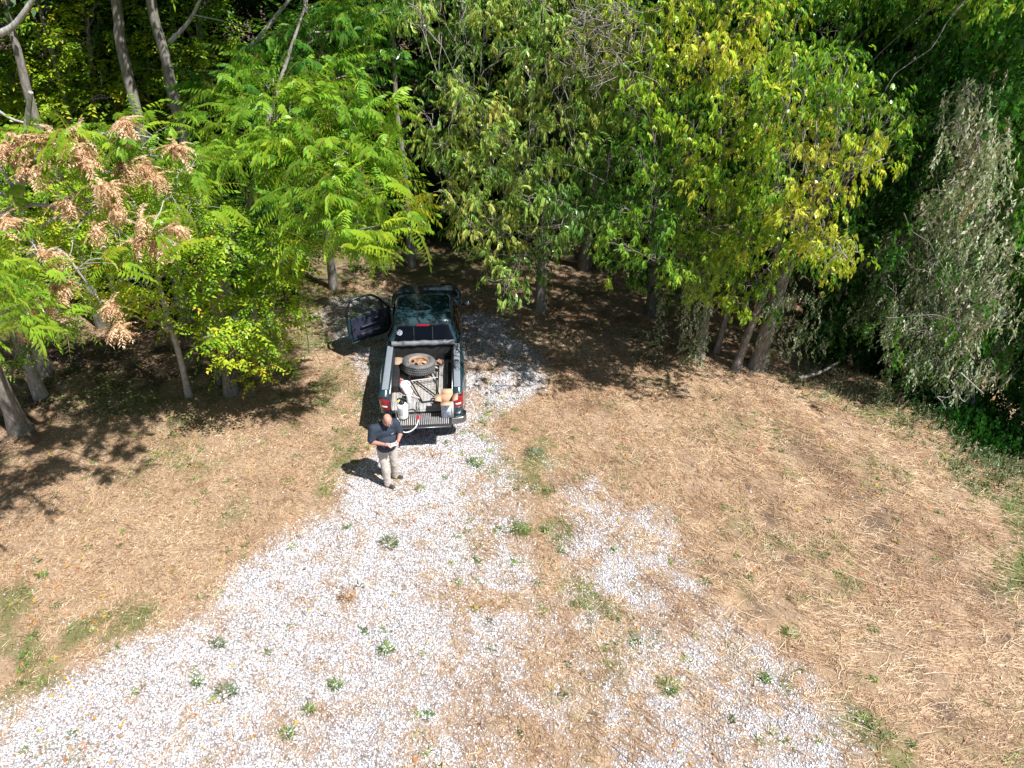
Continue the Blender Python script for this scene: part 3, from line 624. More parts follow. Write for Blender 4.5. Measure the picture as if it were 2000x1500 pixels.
for (q, r0), lab in zip(pale, ['pale bare limb rising to the right above the feathery crown', 'pale bare branch running level above the feathery crown', 'pale forked limb beside the right one of the paired trunks', 'thin pale twig curving up over the feathery crown', 'short pale stub under the level bare branch', 'blurred pale limb crossing the top left corner', 'very thin bare twig between the upper left trunks', 'bare grey branch above the rusty seed clusters']):
    c = q[0].copy(); o = build('bare_branch', tube(q-c, np.linspace(r0, r0*.5, len(q)), 7), bark_pale, smooth=True); o.location = c; tag(o, lab, 'branch', 'bare branches in the upper left')

# ---- right-hand row: drooping pinnate crowns
def tr_(seed, hot=()):                               # tint with yellow patches at given pixels
    r = np.random.default_rng(seed)
    def f(x_, y_):
        t_ = .50+(r.random()-.5)*.16
        for hx, hy, hr, ha in hot: t_ += ha*(.8 if ha > 0 else 1)*math.exp(-((x_-hx)**2+(y_-hy)**2)/(hr*hr))
        return t_
    return f
D1 = foot(1055, 600)
hot = [(1180,60,120,.12),(900,230,70,.10),(1000,450,90,.04),(1100,120,80,.08),(1130,420,90,-.2),(1180,330,60,-.16),(990,560,60,-.1),(860,330,50,-.05),(1060,520,60,-.2),(900,100,80,-.08)]
out1 = [(800,-60),(1230,-80),(1250,120),(1240,300),(1210,430),(1150,460),(1080,470),(1035,480),(1025,560),(985,560),(960,500),(905,450),(850,400),(825,330),(830,200),(860,150),(980,150),(980,110),(830,70),(790,30)]
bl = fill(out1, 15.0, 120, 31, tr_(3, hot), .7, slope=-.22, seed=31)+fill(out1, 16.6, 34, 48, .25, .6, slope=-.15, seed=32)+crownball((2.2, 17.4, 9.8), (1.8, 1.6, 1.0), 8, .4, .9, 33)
tree('drooping_tree', 'big tree with drooping narrow leaves right of the truck, its straight grey trunk showing below', [T_((1055, 603, 0, .15), (1060, 500, D1, .13), (1066, 400, D1, .12), (1062, 250, D1, .1), (1040, 100, 17.4, .08), (1035, 0, 17.2, .06))], bl, 'droop', bark, dens=1.15, bare=2, tvar=.3, size=.95)
D2 = foot(1272, 608)
hot = [(1400,100,130,.14),(1300,60,100,.14),(1400,330,80,.10),(1500,60,90,.15),(1260,320,60,-.18),(1300,480,80,-.12),(1480,240,50,.1),(1240,420,60,-.15),(1440,420,60,.06)]
out2 = [(1215,-60),(1560,-80),(1570,60),(1550,150),(1480,170),(1500,250),(1480,330),(1500,430),(1440,520),(1330,560),(1200,520),(1180,440),(1230,380)]
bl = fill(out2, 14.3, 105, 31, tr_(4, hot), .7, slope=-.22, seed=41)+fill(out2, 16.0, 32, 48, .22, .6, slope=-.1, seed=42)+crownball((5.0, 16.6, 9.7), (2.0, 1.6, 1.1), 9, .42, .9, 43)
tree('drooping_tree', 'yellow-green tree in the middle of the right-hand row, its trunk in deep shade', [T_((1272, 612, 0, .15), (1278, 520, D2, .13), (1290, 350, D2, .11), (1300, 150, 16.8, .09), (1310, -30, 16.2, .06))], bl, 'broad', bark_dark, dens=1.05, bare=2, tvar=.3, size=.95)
D3 = foot(1365, 696)
hot = [(1420,600,50,.2),(1330,420,60,-.1)]
out3 = [(1300,380),(1460,360),(1520,480),(1480,590),(1440,620),(1400,600),(1330,560),(1300,480)]
bl = fill(out3, 14.4, 26, 30, tr_(5, hot), .5, seed=51)
tree('drooping_tree', 'vine-wrapped trunk with short yellow-green boughs at the front of the shade', [T_((1365, 700, 0, .11), (1382, 600, D3, .1), (1395, 500, D3, .09), (1400, 380, D3, .08), (1405, 250, 15, .05)), T_((1398, 690, 0, .08), (1418, 620, D3+.2, .07), (1445, 520, D3+.2, .06), (1470, 400, D3, .05))], bl, 'broad', bark, dens=.9)
D5 = foot(1482, 712)
hot = [(1620,300,110,.2),(1580,380,60,.2),(1620,500,80,.26),(1560,240,60,.1),(1640,180,70,-.06),(1700,240,50,-.04),(1540,420,60,.14),(1680,330,60,.14)]
out5 = [(1550,110),(1620,100),(1700,150),(1750,220),(1745,290),(1700,340),(1650,370),(1600,420),(1630,440),(1690,500),(1640,540),(1560,490),(1500,430),(1480,330),(1500,200)]
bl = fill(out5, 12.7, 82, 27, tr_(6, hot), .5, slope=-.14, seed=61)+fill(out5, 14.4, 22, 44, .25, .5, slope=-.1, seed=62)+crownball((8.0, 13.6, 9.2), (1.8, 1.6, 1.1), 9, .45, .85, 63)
tree('drooping_tree', 'yellowest tree of the row, its thick trunk leaning right at the edge of the gully', [T_((1480, 716, 0, .19), (1505, 620, D5-.1, .16), (1530, 540, D5-.2, .15), (1560, 470, D5-.3, .12), (1590, 350, D5-.5, .09), (1600, 200, D5-.8, .06), (1612, 110, D5-.8, .02))], bl, 'broad', bark, dens=.9, bare=2, tvar=.26, size=.95)
tree('drooping_tree', 'slim grey trunk leaning right in front of the thick leaning trunk', [T_((1436, 722, 0, .1), (1455, 670, 14.9, .09), (1478, 610, 14.9, .085), (1510, 520, 14.9, .075), (1530, 430, 14.9, .06), (1540, 300, 14.8, .04))], [B(*q) for q in [(1470,560,14.5,36,24,.3),(1500,600,14.6,26,18,.3),(1440,590,14.2,26,20,.58),(1530,500,14.5,32,24,.4)]], 'broad', bark, dens=.9)
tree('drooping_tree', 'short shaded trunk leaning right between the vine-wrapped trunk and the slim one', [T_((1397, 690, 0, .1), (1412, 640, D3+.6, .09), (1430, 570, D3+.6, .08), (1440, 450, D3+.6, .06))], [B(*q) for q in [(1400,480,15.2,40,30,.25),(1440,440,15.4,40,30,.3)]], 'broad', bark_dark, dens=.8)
bl = [B(*q) for q in [(1630,130,15,60,40,.30),(1690,190,15,50,34,.28),(1730,240,14.9,40,26,.3),(1600,60,15.2,60,40,.33),(1640,20,15.3,50,30,.36)]]
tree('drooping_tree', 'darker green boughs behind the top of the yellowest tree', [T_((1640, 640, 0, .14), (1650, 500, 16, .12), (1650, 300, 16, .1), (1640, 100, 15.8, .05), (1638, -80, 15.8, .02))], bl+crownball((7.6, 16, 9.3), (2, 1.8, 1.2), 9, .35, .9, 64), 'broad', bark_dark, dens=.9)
# tangle of bare twigs high in the right crown
tw = []; c0 = P(1190, 70, 13.2)
for q in range(100):
    a = P(1100+rng.random()*140, 10+rng.random()*150, 13.0+rng.random()*.5); b2 = a+rng.normal(size=3)*np.array([.38, .25, .3]); pth, rr = limb(a, b2, .009, .004, n=5, wob=.7); tw += tube(pth-c0, rr, 4, False)
o = build('twig_tangle', tw, bark, smooth=True); o.location = c0; tag(o, 'tangle of bare grey twigs high in the tree right of the truck', 'twigs')

# ---- vines over the gully
gnd = lambda x_, y_: float(H(x_, y_))
dv = lambda poly, D, n, rp, tint, **k: fill(poly, D, n, rp, tint, **k)
outv = [(1890,170),(1930,150),(1955,260),(1975,400),(1985,520),(1975,620),(1960,700),(1900,740),(1850,720),(1800,700),(1790,640),(1815,540),(1845,440),(1870,330),(1890,250)]
def tv(x_, y_): return .30+.28*sstep(1760, 1920, x_)+(rng.random()-.5)*.2
bl = dv([(x_-(22 if x_ < 1900 else 0), y_) for x_, y_ in outv], 13.5, 70, 24, tv, dD=.65, slope=.0, seed=71)+dv([(1700,480),(1800,420),(1850,760),(1880,790),(1740,790),(1700,700)], 14.2, 12, 28, .18, dD=.4, seed=72)
vt = [P(1870, 880, 14.0), P(1880, 500, 14.5), P(1880, 150, 14.5)]
vt[0][2] = gnd(vt[0][0], vt[0][1])
vroot = tree('vine_draped_tree', 'tree smothered in withered grey-green vine hanging down to the bank', [[(*vt[0], .16), (*vt[1], .10), (*(vt[1]*.35+vt[2]*.65), .015)]], bl, 'vine', bark, dens=1.7, tvar=.4, twigs=True)
oute = [(1930,-40),(2120,-60),(2120,700),(2000,760),(1930,700),(1975,560),(1985,400),(1965,280),(1930,160)]
vt = [P(2060, 850, 14.4), P(2050, 450, 14.8), P(2040, 0, 14.8)]; vt[0][2] = gnd(vt[0][0], vt[0][1])
tree('ivy_covered_tree', 'bright green leafy mass filling the right edge beside the withered vine', [[(*vt[0], .16), (*vt[1], .12), (*vt[2], .06)]], dv(oute, 14.0, 50, 34, .5, dD=.5, seed=74)+dv([(1960,690),(2120,700),(2120,900),(2000,850)], 14.6, 14, 34, .3, dD=.4, seed=77), 'ivy', bark_dark, dens=1.9, tvar=.25, twigs=False)
vt = [P(1790, 760, 16.5), P(1790, 450, 16.5), P(1780, 100, 16.5)]; vt[0][2] = gnd(vt[0][0], vt[0][1])
tree('woodland_tree', 'dark green tree filling the deep shade between the yellowest tree and the withered vine', [[(*vt[0], .18), (*vt[1], .14), (*vt[2], .09)]], dv([(1690,-40),(1900,-40),(1930,150),(1850,350),(1800,600),(1620,640),(1600,480),(1700,300)], 15.8, 70, 36, .28, dD=.7, seed=75), 'ivy', bark_dark, dens=.85, tvar=.3, twigs=False)
tree('ivy_covered_tree', 'green leaves showing through the lower half of the withered vine', [[(*(vt[0]+np.array([.9, -1.6, 0])), .1), (*P(1840, 560, 14.6), .06)]], dv([(1760,400),(1880,250),(1960,400),(1960,640),(1860,780),(1720,740),(1690,600)], 13.4, 34, 20, .38, dD=.7, seed=76), 'ivy', bark_dark, dens=.9, tvar=.3, twigs=False, size=.8)
# hanging strands at the front trunks
for (px_, y0_, y1_, D_, lab) in [(1292, 560, 705, 15.4, 'thin strand of pale vine hanging alone at the left of the shaded trunks'), (1342, 560, 700, 14.9, 'withered vine strand hanging just left of the vine-wrapped trunk'), (1372, 520, 705, 14.6, 'withered vine clothing the foot of the vine-wrapped trunk'),
                                (1530, 520, 690, 14.6, 'pale vine curtain right of the thick leaning trunk'), (1580, 560, 690, 14.4, 'pale vine curtain further into the gully shade'), (1745, 560, 770, 13.5, 'stringy dead vine column at the left of the withered mass')]:
    n = int((y1_-y0_)*.34*(1.6 if px_ in (1530, 1580, 1372) else 1)); ys = y0_+(y1_-y0_)*rng.random(n); wv = 26 if px_ in (1530, 1580) else (11 if px_ in (1372,) else 6)
    pos = np.array([P(px_+rng.normal()*wv+(ys[q]-y0_)*-.05, ys[q], D_+rng.normal()*.1) for q in range(n)]); c = pos.mean(0)
    a = place(KINDS['vine'][2], pos, rng.normal(size=(n, 3))*np.array([1, 1, .1]), .6+.3*rng.random(n), .2+.45*rng.random(n))
    o = build('hanging_vine', [(a[0]-c, a[1], a[2])], lm['vine'], tint=True); o.location = c; tag(o, lab, 'vine', 'withered vines hanging at the gully edge')
# the long thin stem hanging by the truck
q = smooth_path([P(575, 470, 13.2), P(580, 545, 13.1), P(590, 600, 13.1), P(600, 655, 13), P(604, 690, 12.9)], 6); c = q[0].copy()
o = build('dry_vine_strand', tube(q-c, .009, 5)+tube(smooth_path([q[-4], q[-4]+np.array([.12, .0, -.22]), q[-4]+np.array([.2, 0, -.5])], 4)-c, .006, 4), bark, smooth=True); o.location = c; tag(o, 'thin bare stem dangling left of the open truck door', 'stem')
# ---- woods behind
proto = []
for s in range(3):
    r = np.random.default_rng(80+s); h = 12.5+s
    tr0 = [(0, 0, 0, .2), (.2*(s-1), .1, 4, .16), (.3*(s-1), .2, 8, .12), (.3, 0, h, .05)]
    u = nrmz(r.normal(size=(26, 3)))*r.random((26, 1))**.33*np.array([2.9, 2.9, 4.6])+np.array([0, 0, h-4.2])
    bl = [(u[i_], (1.0+.4*r.random(), 1.0+.4*r.random(), .75), .22+.3*r.random()) for i_ in range(26)]
    save = globals()['H']; globals()['H'] = lambda a, b_: 0.*np.asarray(a, float)
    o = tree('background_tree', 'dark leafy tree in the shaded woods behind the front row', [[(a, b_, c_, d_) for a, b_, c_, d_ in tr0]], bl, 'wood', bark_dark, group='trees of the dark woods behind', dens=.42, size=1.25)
    globals()['H'] = save; proto.append(o)
def dup(root, loc, rz, sc_=1.):
    c = root.copy(); COL.objects.link(c); c.location = loc; c.rotation_euler = (0, 0, rz); c.scale = (sc_,)*3
    for ch in list(root.children):
        d = ch.copy(); COL.objects.link(d); d.parent = c
    return c
spots = []; r = np.random.default_rng(5)
for row, (D0, stp) in enumerate([(21.5, 3.6), (25.5, 3.9), (30, 4.4), (35.5, 5.2), (43, 6.5)]):
    xx = -D0*1.0-2; 
    while xx < D0*1.0+3:
        spots.append((xx+(r.random()-.5)*1.6, D0+(r.random()-.5)*2.2, r.random()*6.28, .85+.35*r.random())); xx += stp
spots += [(-1.5, 27, 1, 1), (1.8, 26, 2, 1.1), (-4.5, 26.5, 3, .95), (0, 30, 4, 1), (11.5, 17.5, 1, .95), (14.5, 14.5, 2, .9), (18.5, 10.5, 2.5, 1.), (-14.5, 17, .4, .95), (-17, 12.5, .9, 1.), (12.6, 20, 4, 1.), (-9, 20.5, 3, .9)]
used = [False]*3
for q, (x_, y_, rz_, s_) in enumerate(spots):
    if -5.5 < x_ < 1.5 and y_ < 23.5: y_ += 3.5
    z_ = float(H(x_, y_)); pr = proto[q % 3]
    if not used[q % 3]:
        used[q % 3] = True; pr.location = (x_, y_, z_); pr.rotation_euler = (0, 0, rz_); pr.scale = (s_,)*3
    else: dup(pr, (x_, y_, z_), rz_, s_)
# ---- undergrowth in the woods
und = []
for q in range(620):
    y_ = 18.5+rng.random()**1.2*22; x_ = (rng.random()*2-1)*(y_*.95+3)
    if -6.5 < x_ < 4.5 and y_ < 22.5: continue
    if rng.random() < .25 and x_ > -3: continue
    s_ = .5+.6*rng.random(); hh = .3+rng.random()*2.6*(1 if x_ < -4 or x_ > 6 or y_ > 25 else .4)
    res = sprays((x_, y_, float(H(x_, y_))+hh*.6), (s_*1.3, s_*1.1, hh*.6), 26+hh*14, 'wood', .3+.25*rng.random(), size=.75)
    und += res[0]
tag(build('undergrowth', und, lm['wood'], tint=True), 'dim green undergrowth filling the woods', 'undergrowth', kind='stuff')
# ivy on the gully side, its leaf tint lowered to paint in the shade
und = []
for q in range(620):
    e = EDGE[0:9]; s_ = rng.random()*7.4+.4; i_ = int(s_); f = s_-i_; a = np.array(e[i_])*(1-f)+np.array(e[i_+1])*f
    off = .3+rng.random()**.7*6.5; n_ = np.array([.62, .78]); x_, y_ = a+n_*off
    res = sprays((x_, y_, float(H(x_, y_))+.15), (.55, .55, .3+.3*rng.random()), 11, 'ivy', .0+.2*rng.random(), size=.8); und += res[0]
tag(build('gully_creeper', und, lm['ivy'], tint=True), 'creeper leaves covering the gully side, tinted dark to paint in the shade', 'creeper', kind='stuff')
# ragged green edge of the bank: leaves and weeds
und = []
for q in range(330):
    e = EDGE[2:9]; s_ = rng.random()*5.95; i_ = int(s_); f = s_-i_; a = np.array(e[i_])*(1-f)+np.array(e[i_+1])*f
    off = -rng.random()**2*1.6+.25; x_, y_ = a+np.array([.62, .78])*off
    und += sprays((x_, y_, float(H(x_, y_))+.04), (.14, .14, .07), 3, 'vine', .35+.35*rng.random(), size=.55)[0]
    if rng.random() < .25: und += sprays((x_, y_, float(H(x_, y_))+.06), (.12, .12, .1), 3, 'vine', .02, size=.6)[0]
tag(build('bank_creeper', und, lm['vine'], tint=True), 'straggling grey-green creeper along the lip of the bank', 'creeper', kind='stuff')
# dead wood at the gully mouth
for k_, (pts, r0, lab) in enumerate([([(1560, 738, 14.2), (1600, 728, 14.3), (1640, 706, 14.5)], .05, 'short fallen log lying in shade at the top of the bank'),
        ([(1876, 728, 12.3), (1895, 745, 12.2), (1921, 769, 12.1)], .016, 'straight pale broken stick jutting from the vine'),
        ([(1857, 742, 12.4), (1868, 760, 12.3), (1876, 778, 12.3), (1884, 784, 12.3), (1891, 777, 12.3)], .012, 'hooked bare twig hanging below the vine'),
        ([(1832, 774, 12.5), (1850, 776, 12.4), (1868, 768, 12.4)], .009, 'thin level bare twig at the foot of the vine'),
        ([(1868, 752, 12.3), (1870, 775, 12.3), (1869, 798, 12.3)], .008, 'thin bare root hanging straight down below the vine'),
        ([(1830, 775, 12.6), (1840, 785, 12.6), (1847, 800, 12.6)], .009, 'short curved twig at the lip of the bank')]):
    q = smooth_path([P(*a) for a in pts], 5); c = q[0].copy()
    o = build('fallen_log' if k_ == 0 else 'dead_twig', tube(q-c, np.linspace(r0, r0*.6, len(q)), 7), bark_pale if k_ else bark, smooth=True); o.location = c; tag(o, lab, 'log' if k_ == 0 else 'twig')
# grass tufts and weeds that stand out on the gravel
tuftlab = [((1015, 1035), .34, 'largest lush green grass tuft beside the track', 0), ((1303, 1345), .26, 'dark green grass tuft near the bottom, right of centre', 0), ((760, 1062), .28, 'sprawling grey-green weed on the gravel below the man', 1), ((560, 1430), .17, 'green weed near the bottom left of centre', 0),
           ((440, 1352), .24, 'spreading green weed low on the left of the gravel', 1), ((752, 1266), .2, 'olive green weed in the middle of the gravel', 0), ((1543, 1236), .18, 'lone green tuft in the straw on the right', 0), ((676, 1166), .2, 'dry brown weed standing on the gravel', 2), ((655, 1335), .16, 'pale green weed left of the lower centre', 0),
           ((425, 1256), .16, 'small weed beside the left edge of the gravel', 1), ((930, 905), .24, 'green weed in the gravel below the truck bumper', 0), ((820, 955), .13, 'tiny green sprig right of the man\'s shoes', 0), ((385, 1332), .12, 'compact little weed left of the spreading one', 0), ((1040, 885), .3, 'olive tuft in the straw strip right of the truck', 1), ((80, 1125), .15, 'green tuft in the dry grass at far left', 0), ((602, 1382), .14, 'small leafy weed above the bottom left one', 0)]
tm = [weedmat, leafmat('grey_weed', [(0, (.05, .09, .04)), (.5, (.11, .17, .08)), (1, (.2, .2, .12))], .25, .4), leafmat('brown_weed', [(0, (.2, .11, .05)), (.5, (.34, .2, .1)), (1, (.42, .3, .16))], .25, .4)]
for (pp, R_, lab, mk) in tuftlab:
    R_ *= .66; g_ = G(*pp); n = int(150*R_/.2*1.2); a = rng.random(n)*6.28; rr_ = R_*rng.random(n)**.8*(.45+.9*vnoise(np.cos(a)+g_[0]*3, np.sin(a)+g_[1]*3, 1.1, 61, 2))*1.1
    bx, by = g_[0]+np.cos(a)*rr_*.8, g_[1]+np.sin(a)*rr_*.6; V_, F_, T4 = blades(bx, by, .06+.14*rng.random(n)*(R_/.25), .011, a+(rng.random(n)-.5)*1.4, .1+.6*rng.random(n), (rng.random(n)-.5)*.8, 0, rng.random(n)*.9)
    o = build('grass_tuft' if mk == 0 else 'weed', [(V_-g_, F_, T4)], tm[mk], tint=True); o.location = g_; tag(o, lab, 'grass tuft' if mk == 0 else 'weed', 'tufts and weeds on the gravel')

# ================= THE PICKUP (local axes: x right, y forward, origin on the ground under the bed's rear edge)
paint = plain('paint_teal', (.012, .042, .058), .22, 0., .12, 2.5, coat=1., dirt=((.10, .10, .09), .16))
trimk = plain('black_plastic', (.018, .018, .02), .55, var=.2)
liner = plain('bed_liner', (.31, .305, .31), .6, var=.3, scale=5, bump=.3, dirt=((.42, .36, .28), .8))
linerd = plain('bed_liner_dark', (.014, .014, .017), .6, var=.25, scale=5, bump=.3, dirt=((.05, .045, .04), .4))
railm = plain('rail_cover', (.20, .225, .265), .62, var=.1, scale=9, bump=.2)
rollm = plain('vinyl_roll', (.15, .155, .175), .5, var=.3, scale=7, bump=.5)
chrome = plain('bumper_metal', (.36, .37, .39), .3, 1., .1, 6, dirt=((.2, .18, .15), .4))
steel = plain('grey_steel', (.4, .4, .42), .35, 1., .1)
rubber = plain('tyre_rubber', (.075, .077, .085), .7, var=.3, scale=9, bump=.2, dirt=((.24, .235, .22), .8))
rimm = plain('rusty_rim', (.42, .30, .22), .55, .25, .2, 14, bump=.2, dirt=((.34, .14, .06), .9))
alloy = plain('alloy', (.45, .46, .48), .3, .9, .1)
redl = plain('red_lens', (.28, .01, .02), .12, coat=1., var=.1)
orangel = plain('orange_lens', (.5, .12, .03), .15, coat=1.)
whitel = plain('white_lens', (.72, .68, .70), .15, coat=1.)
intm = plain('door_card', (.028, .034, .06), .5, var=.15, scale=4)
seatm = plain('seat_cloth', (.07, .075, .085), .85, var=.3, scale=16)
rubseal = plain('door_seal', (.01, .012, .016), .35, coat=.5)
def glassmat(name, tint_, rough=.02):
    m, t, p, out = newmat(name); t.nodes.remove(p)
    tr = t.nodes.new('ShaderNodeBsdfTransparent'); tr.inputs[0].default_value = (*tint_, 1)
    gl = t.nodes.new('ShaderNodeBsdfGlossy'); gl.inputs['Roughness'].default_value = rough
    tc = t.nodes.new('ShaderNodeTexCoord').outputs['Object']
    fr = t.nodes.new('ShaderNodeFresnel'); fr.inputs[0].default_value = 1.5
    f = math_n(t, 'ADD', fr.outputs[0], math_n(t, 'MULTIPLY', noise_n(t, 8, 3, .6, tc), .04), True)
    mx = t.nodes.new('ShaderNodeMixShader'); t.links.new(f, mx.inputs[0]); t.links.new(tr.outputs[0], mx.inputs[1]); t.links.new(gl.outputs[0], mx.inputs[2])
    t.links.new(mx.outputs[0], out.inputs[0]); return m
tinted = glassmat('tinted_glass', (.16, .17, .17)); clear = glassmat('window_glass', (.75, .8, .78))

TR = empty('pickup_truck', (-1.95, 12.12, 0), math.radians(4.0))
tag(TR, 'dark teal pickup truck with its driver door open and tailgate down', 'pickup truck')
YR, YF, WR = 1.12, 4.42, .43                          # axle positions, arch radius
def wid(y):
    w_ = .915-.03*sstep(.5, 0, y)
    w_ += .05*math.exp(-((y-YR)/.55)**2)+.05*math.exp(-((y-YF)/.55)**2)
    w_ -= .06*sstep(4.6, 5.3, y); return float(w_)
right = [(.655, 0.0), (.72, .0), (.80, .012), (.85, .045)]+[(None, y_) for y_ in np.arange(.1, 5.06, .06)]
right = [(x_ if x_ is not None else wid(y_), y_) for x_, y_ in right]
front = []
wE = right[-1][0]; yE = right[-1][1]
for a in np.linspace(0, math.pi/2, 12)[1:]: front.append((wE*math.cos(a)**.45 if a < 1.57 else 0, yE+.32*math.sin(a)**1.0))
path = right+front; path = path+[(-x_, y_) for x_, y_ in path[::-1][1:]]
path = np.array(path); zs = np.array([.42, .47, .52, .58, .64, .70, .76, .82, .88, .94, 1.0, 1.05, 1.09, 1.12, 1.14])
def beltz(y): return 1.16+.02*sstep(2, 0, y)-.05*sstep(4.0, 4.6, y)-.10*sstep(4.6, 5.3, y)
ZN = (zs-.42)/(1.14-.42)
V = []
for q, (x_, y_) in enumerate(path):
    for s in ZN:
        z_ = .42+s*(beltz(y_)-.42); prof = 1-.055*max(0, (s-.62)/.38)**2.4-.05*max(0, (.3-s)/.3)**1.5
        flare = .0 if not (min(abs(y_-YR), abs(y_-YF)) < .62) else .02*math.exp(-((z_-.72)/.2)**2)
        sx = math.copysign(1, x_) if abs(x_) > .5 else 0
        yy = y_-(.03*(1-prof)/.055 if y_ > 5.05 else 0)
        V.append((x_*(prof if y_ > .08 or abs(x_) > .7 else 1)+sx*flare, yy, z_))
V = np.array(V).reshape(len(path), len(ZN), 3)
for ya in (YR, YF):                                    # snap to round the wheel arches
    dy = V[..., 1]-ya; dz = V[..., 2]-.37; d = np.hypot(dy, dz); side = (np.abs(V[..., 0]) > .7)&(V[..., 1] < 5.0)
    k = side & (d > WR-.035) & (d < WR+.035)
    V[..., 1][k] = ya+dy[k]/d[k]*WR; V[..., 2][k] = .37+dz[k]/d[k]*WR
i, j = np.meshgrid(np.arange(len(path)-1), np.arange(len(ZN)-1), indexing='ij'); nz = len(ZN)
F = np.stack([i*nz+j, (i+1)*nz+j, (i+1)*nz+j+1, i*nz+j+1], -1).reshape(-1, 4); VV = V.reshape(-1, 3); C = VV[F].mean(1)
DY0, DY1 = 2.72, 3.92
cut = np.zeros(len(F), bool)
for ya in (YR, YF): cut |= (np.hypot(C[:, 1]-ya, C[:, 2]-.37) < WR-.005) & (np.abs(C[:, 0]) > .7)
cut |= (C[:, 0] < -.6) & (C[:, 1] > DY0) & (C[:, 1] < DY1) & (C[:, 2] > .5)
body = [(VV, F[~cut])]
# hood, cowl, front top
hv = []; ys = np.linspace(4.02, 5.36, 12); us = np.linspace(-1, 1, 15)
for y_ in ys:
    hw = (wid(min(y_, 5.05))-.05)*(1-.0*y_) if y_ < 5.1 else (wid(5.05)-.05)*math.cos(min(1, (y_-5.05)/.36)*1.2)**.45
    for u_ in us: hv.append((u_*hw, y_, beltz(y_)-.005+.05*(1-u_*u_)**.6*(1-sstep(5.15, 5.36, y_))))
hv = np.array(hv); i, j = np.meshgrid(np.arange(11), np.arange(14), indexing='ij'); f = (i*15+j).ravel()
body.append((hv, np.stack([f, f+1, f+16, f+15], -1)))
# bed inner skins, bulkhead, rail tops, tail posts, floor of the cab
for s in (-1, 1):
    a, b_ = sorted((s*.69, s*.895)); body.append(box(a, .03, 1.150, b_, 2.03, 1.172))
    a, b_ = sorted((s*.655, s*.70)); body.append(box(a, .012, .5, b_, .06, 1.149))
body.append(box(-.88, 2.0, .42, .88, 2.04, 1.149))
b0 = build('body', body, paint, TR, smooth=True)
w_ = b0.modifiers.new('solid', 'SOLIDIFY'); w_.thickness = .012; w_.offset = -1
# floor and underbody
build('chassis', [box(-.6, .05, .36, .6, 5.1, .44), box(-.72, 2.06, .44, .72, 4.3, .5), box(-.7, 4.3, .44, .7, 5.2, 1.0)], trimk, TR)
# bed liner
lin = [box(-.69, .07, .74, .69, 1.97, .7715), box(-.64, -.0, .74, .64, .0695, .772)]
for q in range(18): x_ = -.638+q*.075; lin.append(box(x_-.019, .06, .7725, x_+.019, 1.95, .782))
bl_ = bevel(build('bed_floor', lin, liner, TR), .005, 1)
sd = []
for s in (-1, 1):
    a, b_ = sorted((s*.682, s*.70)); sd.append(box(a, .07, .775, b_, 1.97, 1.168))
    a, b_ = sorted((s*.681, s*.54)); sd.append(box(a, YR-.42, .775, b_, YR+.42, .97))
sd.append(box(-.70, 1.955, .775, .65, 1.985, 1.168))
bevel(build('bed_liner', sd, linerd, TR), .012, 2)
for s in (-1, 1):
    a, b_ = sorted((s*.705, s*.85)); bevel(build('rail_cap', [box(a, .26, 1.174, b_, 1.98, 1.212)], railm, TR), .016, 3)
    a, b_ = sorted((s*.66, s*.68)); build('rail_track', [box(a, .14, 1.135, b_, 1.9, 1.165)], steel, TR)
q = np.stack([np.linspace(-.74, .74, 30), 1.965+.006*np.sin(np.linspace(0, 17, 30)), 1.262+.005*np.sin(np.linspace(2, 25, 30))], -1)
rv = tube(q, .062+.005*np.sin(np.linspace(0, 40, 30)), 14); rl = build('cover_roll', rv, rollm, TR, smooth=True)
tag(rl, 'grey soft cover rolled up against the cab')
# tailgate, lowered flat
tg = build('tailgate', [box(-.64, -.52, .700, .64, -.012, .742)], trimk, TR); bevel(tg, .012, 2); tag(tg, 'tailgate lowered flat with a ribbed liner')
tl = [box(-.60, -.49, .743, .60, -.03, .752)]
for q in range(27): x_ = -.565+q*.0435; tl.append(box(x_-.011, -.45, .7425, x_+.011, -.07, .765))
bevel(build('tailgate_liner', tl[1:], plain('gate_liner', (.30, .30, .32), .45, var=.35, scale=7, dirt=((.5, .45, .38), .5)), tg), .003, 1)
build('tailgate_edge', [box(-.635, -.531, .722, .635, -.521, .738)], steel, tg)
for s in (-1, 1):
    build('gate_cable', tube([(s*.645, -.3, .765), (s*.65, -.0, 1.05)], .006, 5), trimk, tg)
    build('gate_strip', [box(min(s*.55, s*.63), -.028, .7735, max(s*.55, s*.63), .05, .7785)], steel, tg)
# tail lamps follow the rear corners
def lamp(side):
    def pt(k_, z_, off):
        k_ = min(max(k_, 0), len(path)-2); a, b2 = path[int(k_)], path[int(k_)+1]; f_ = k_-int(k_); p_ = a*(1-f_)+b2*f_; tn = (b2-a)/np.linalg.norm(b2-a); nn = np.array([tn[1], -tn[0]])
        p_ = p_+nn*off; return (side*p_[0], p_[1], z_)
    def patch(k0, k1, z0, z1, off, taper=0, n=12):
        V_ = []
        for a in range(n+1):
            for c_ in range(n+1):
                u_, v_ = a/n, c_/n; e = (1-abs(2*u_-1)**5)*(1-abs(2*v_-1)**5)
                kk = k0+(k1-k0)*u_*(1-taper*(1-v_)); V_.append(pt(kk, z0+(z1-z0)*v_, off*e+.001-(1-min(1, e*9))*.012))
        ii, jj = np.meshgrid(np.arange(n), np.arange(n), indexing='ij'); f_ = (ii*(n+1)+jj).ravel()
        F_ = np.stack([f_, f_+n+1, f_+n+2, f_+1], -1); return (np.array(V_), F_ if side > 0 else F_[:, ::-1])
    o = build('tail_light', [patch(.15, 6.1, .80, 1.12, .016, .35)], redl, TR, smooth=True)
    build('reverse_lens', [patch(.9, 3.1, .90, .96, .024)], whitel, o, smooth=True)
    build('side_marker', [patch(4.7, 6.4, .98, 1.10, .019, .0)], orangel, o, smooth=True)
lamp(1); lamp(-1)
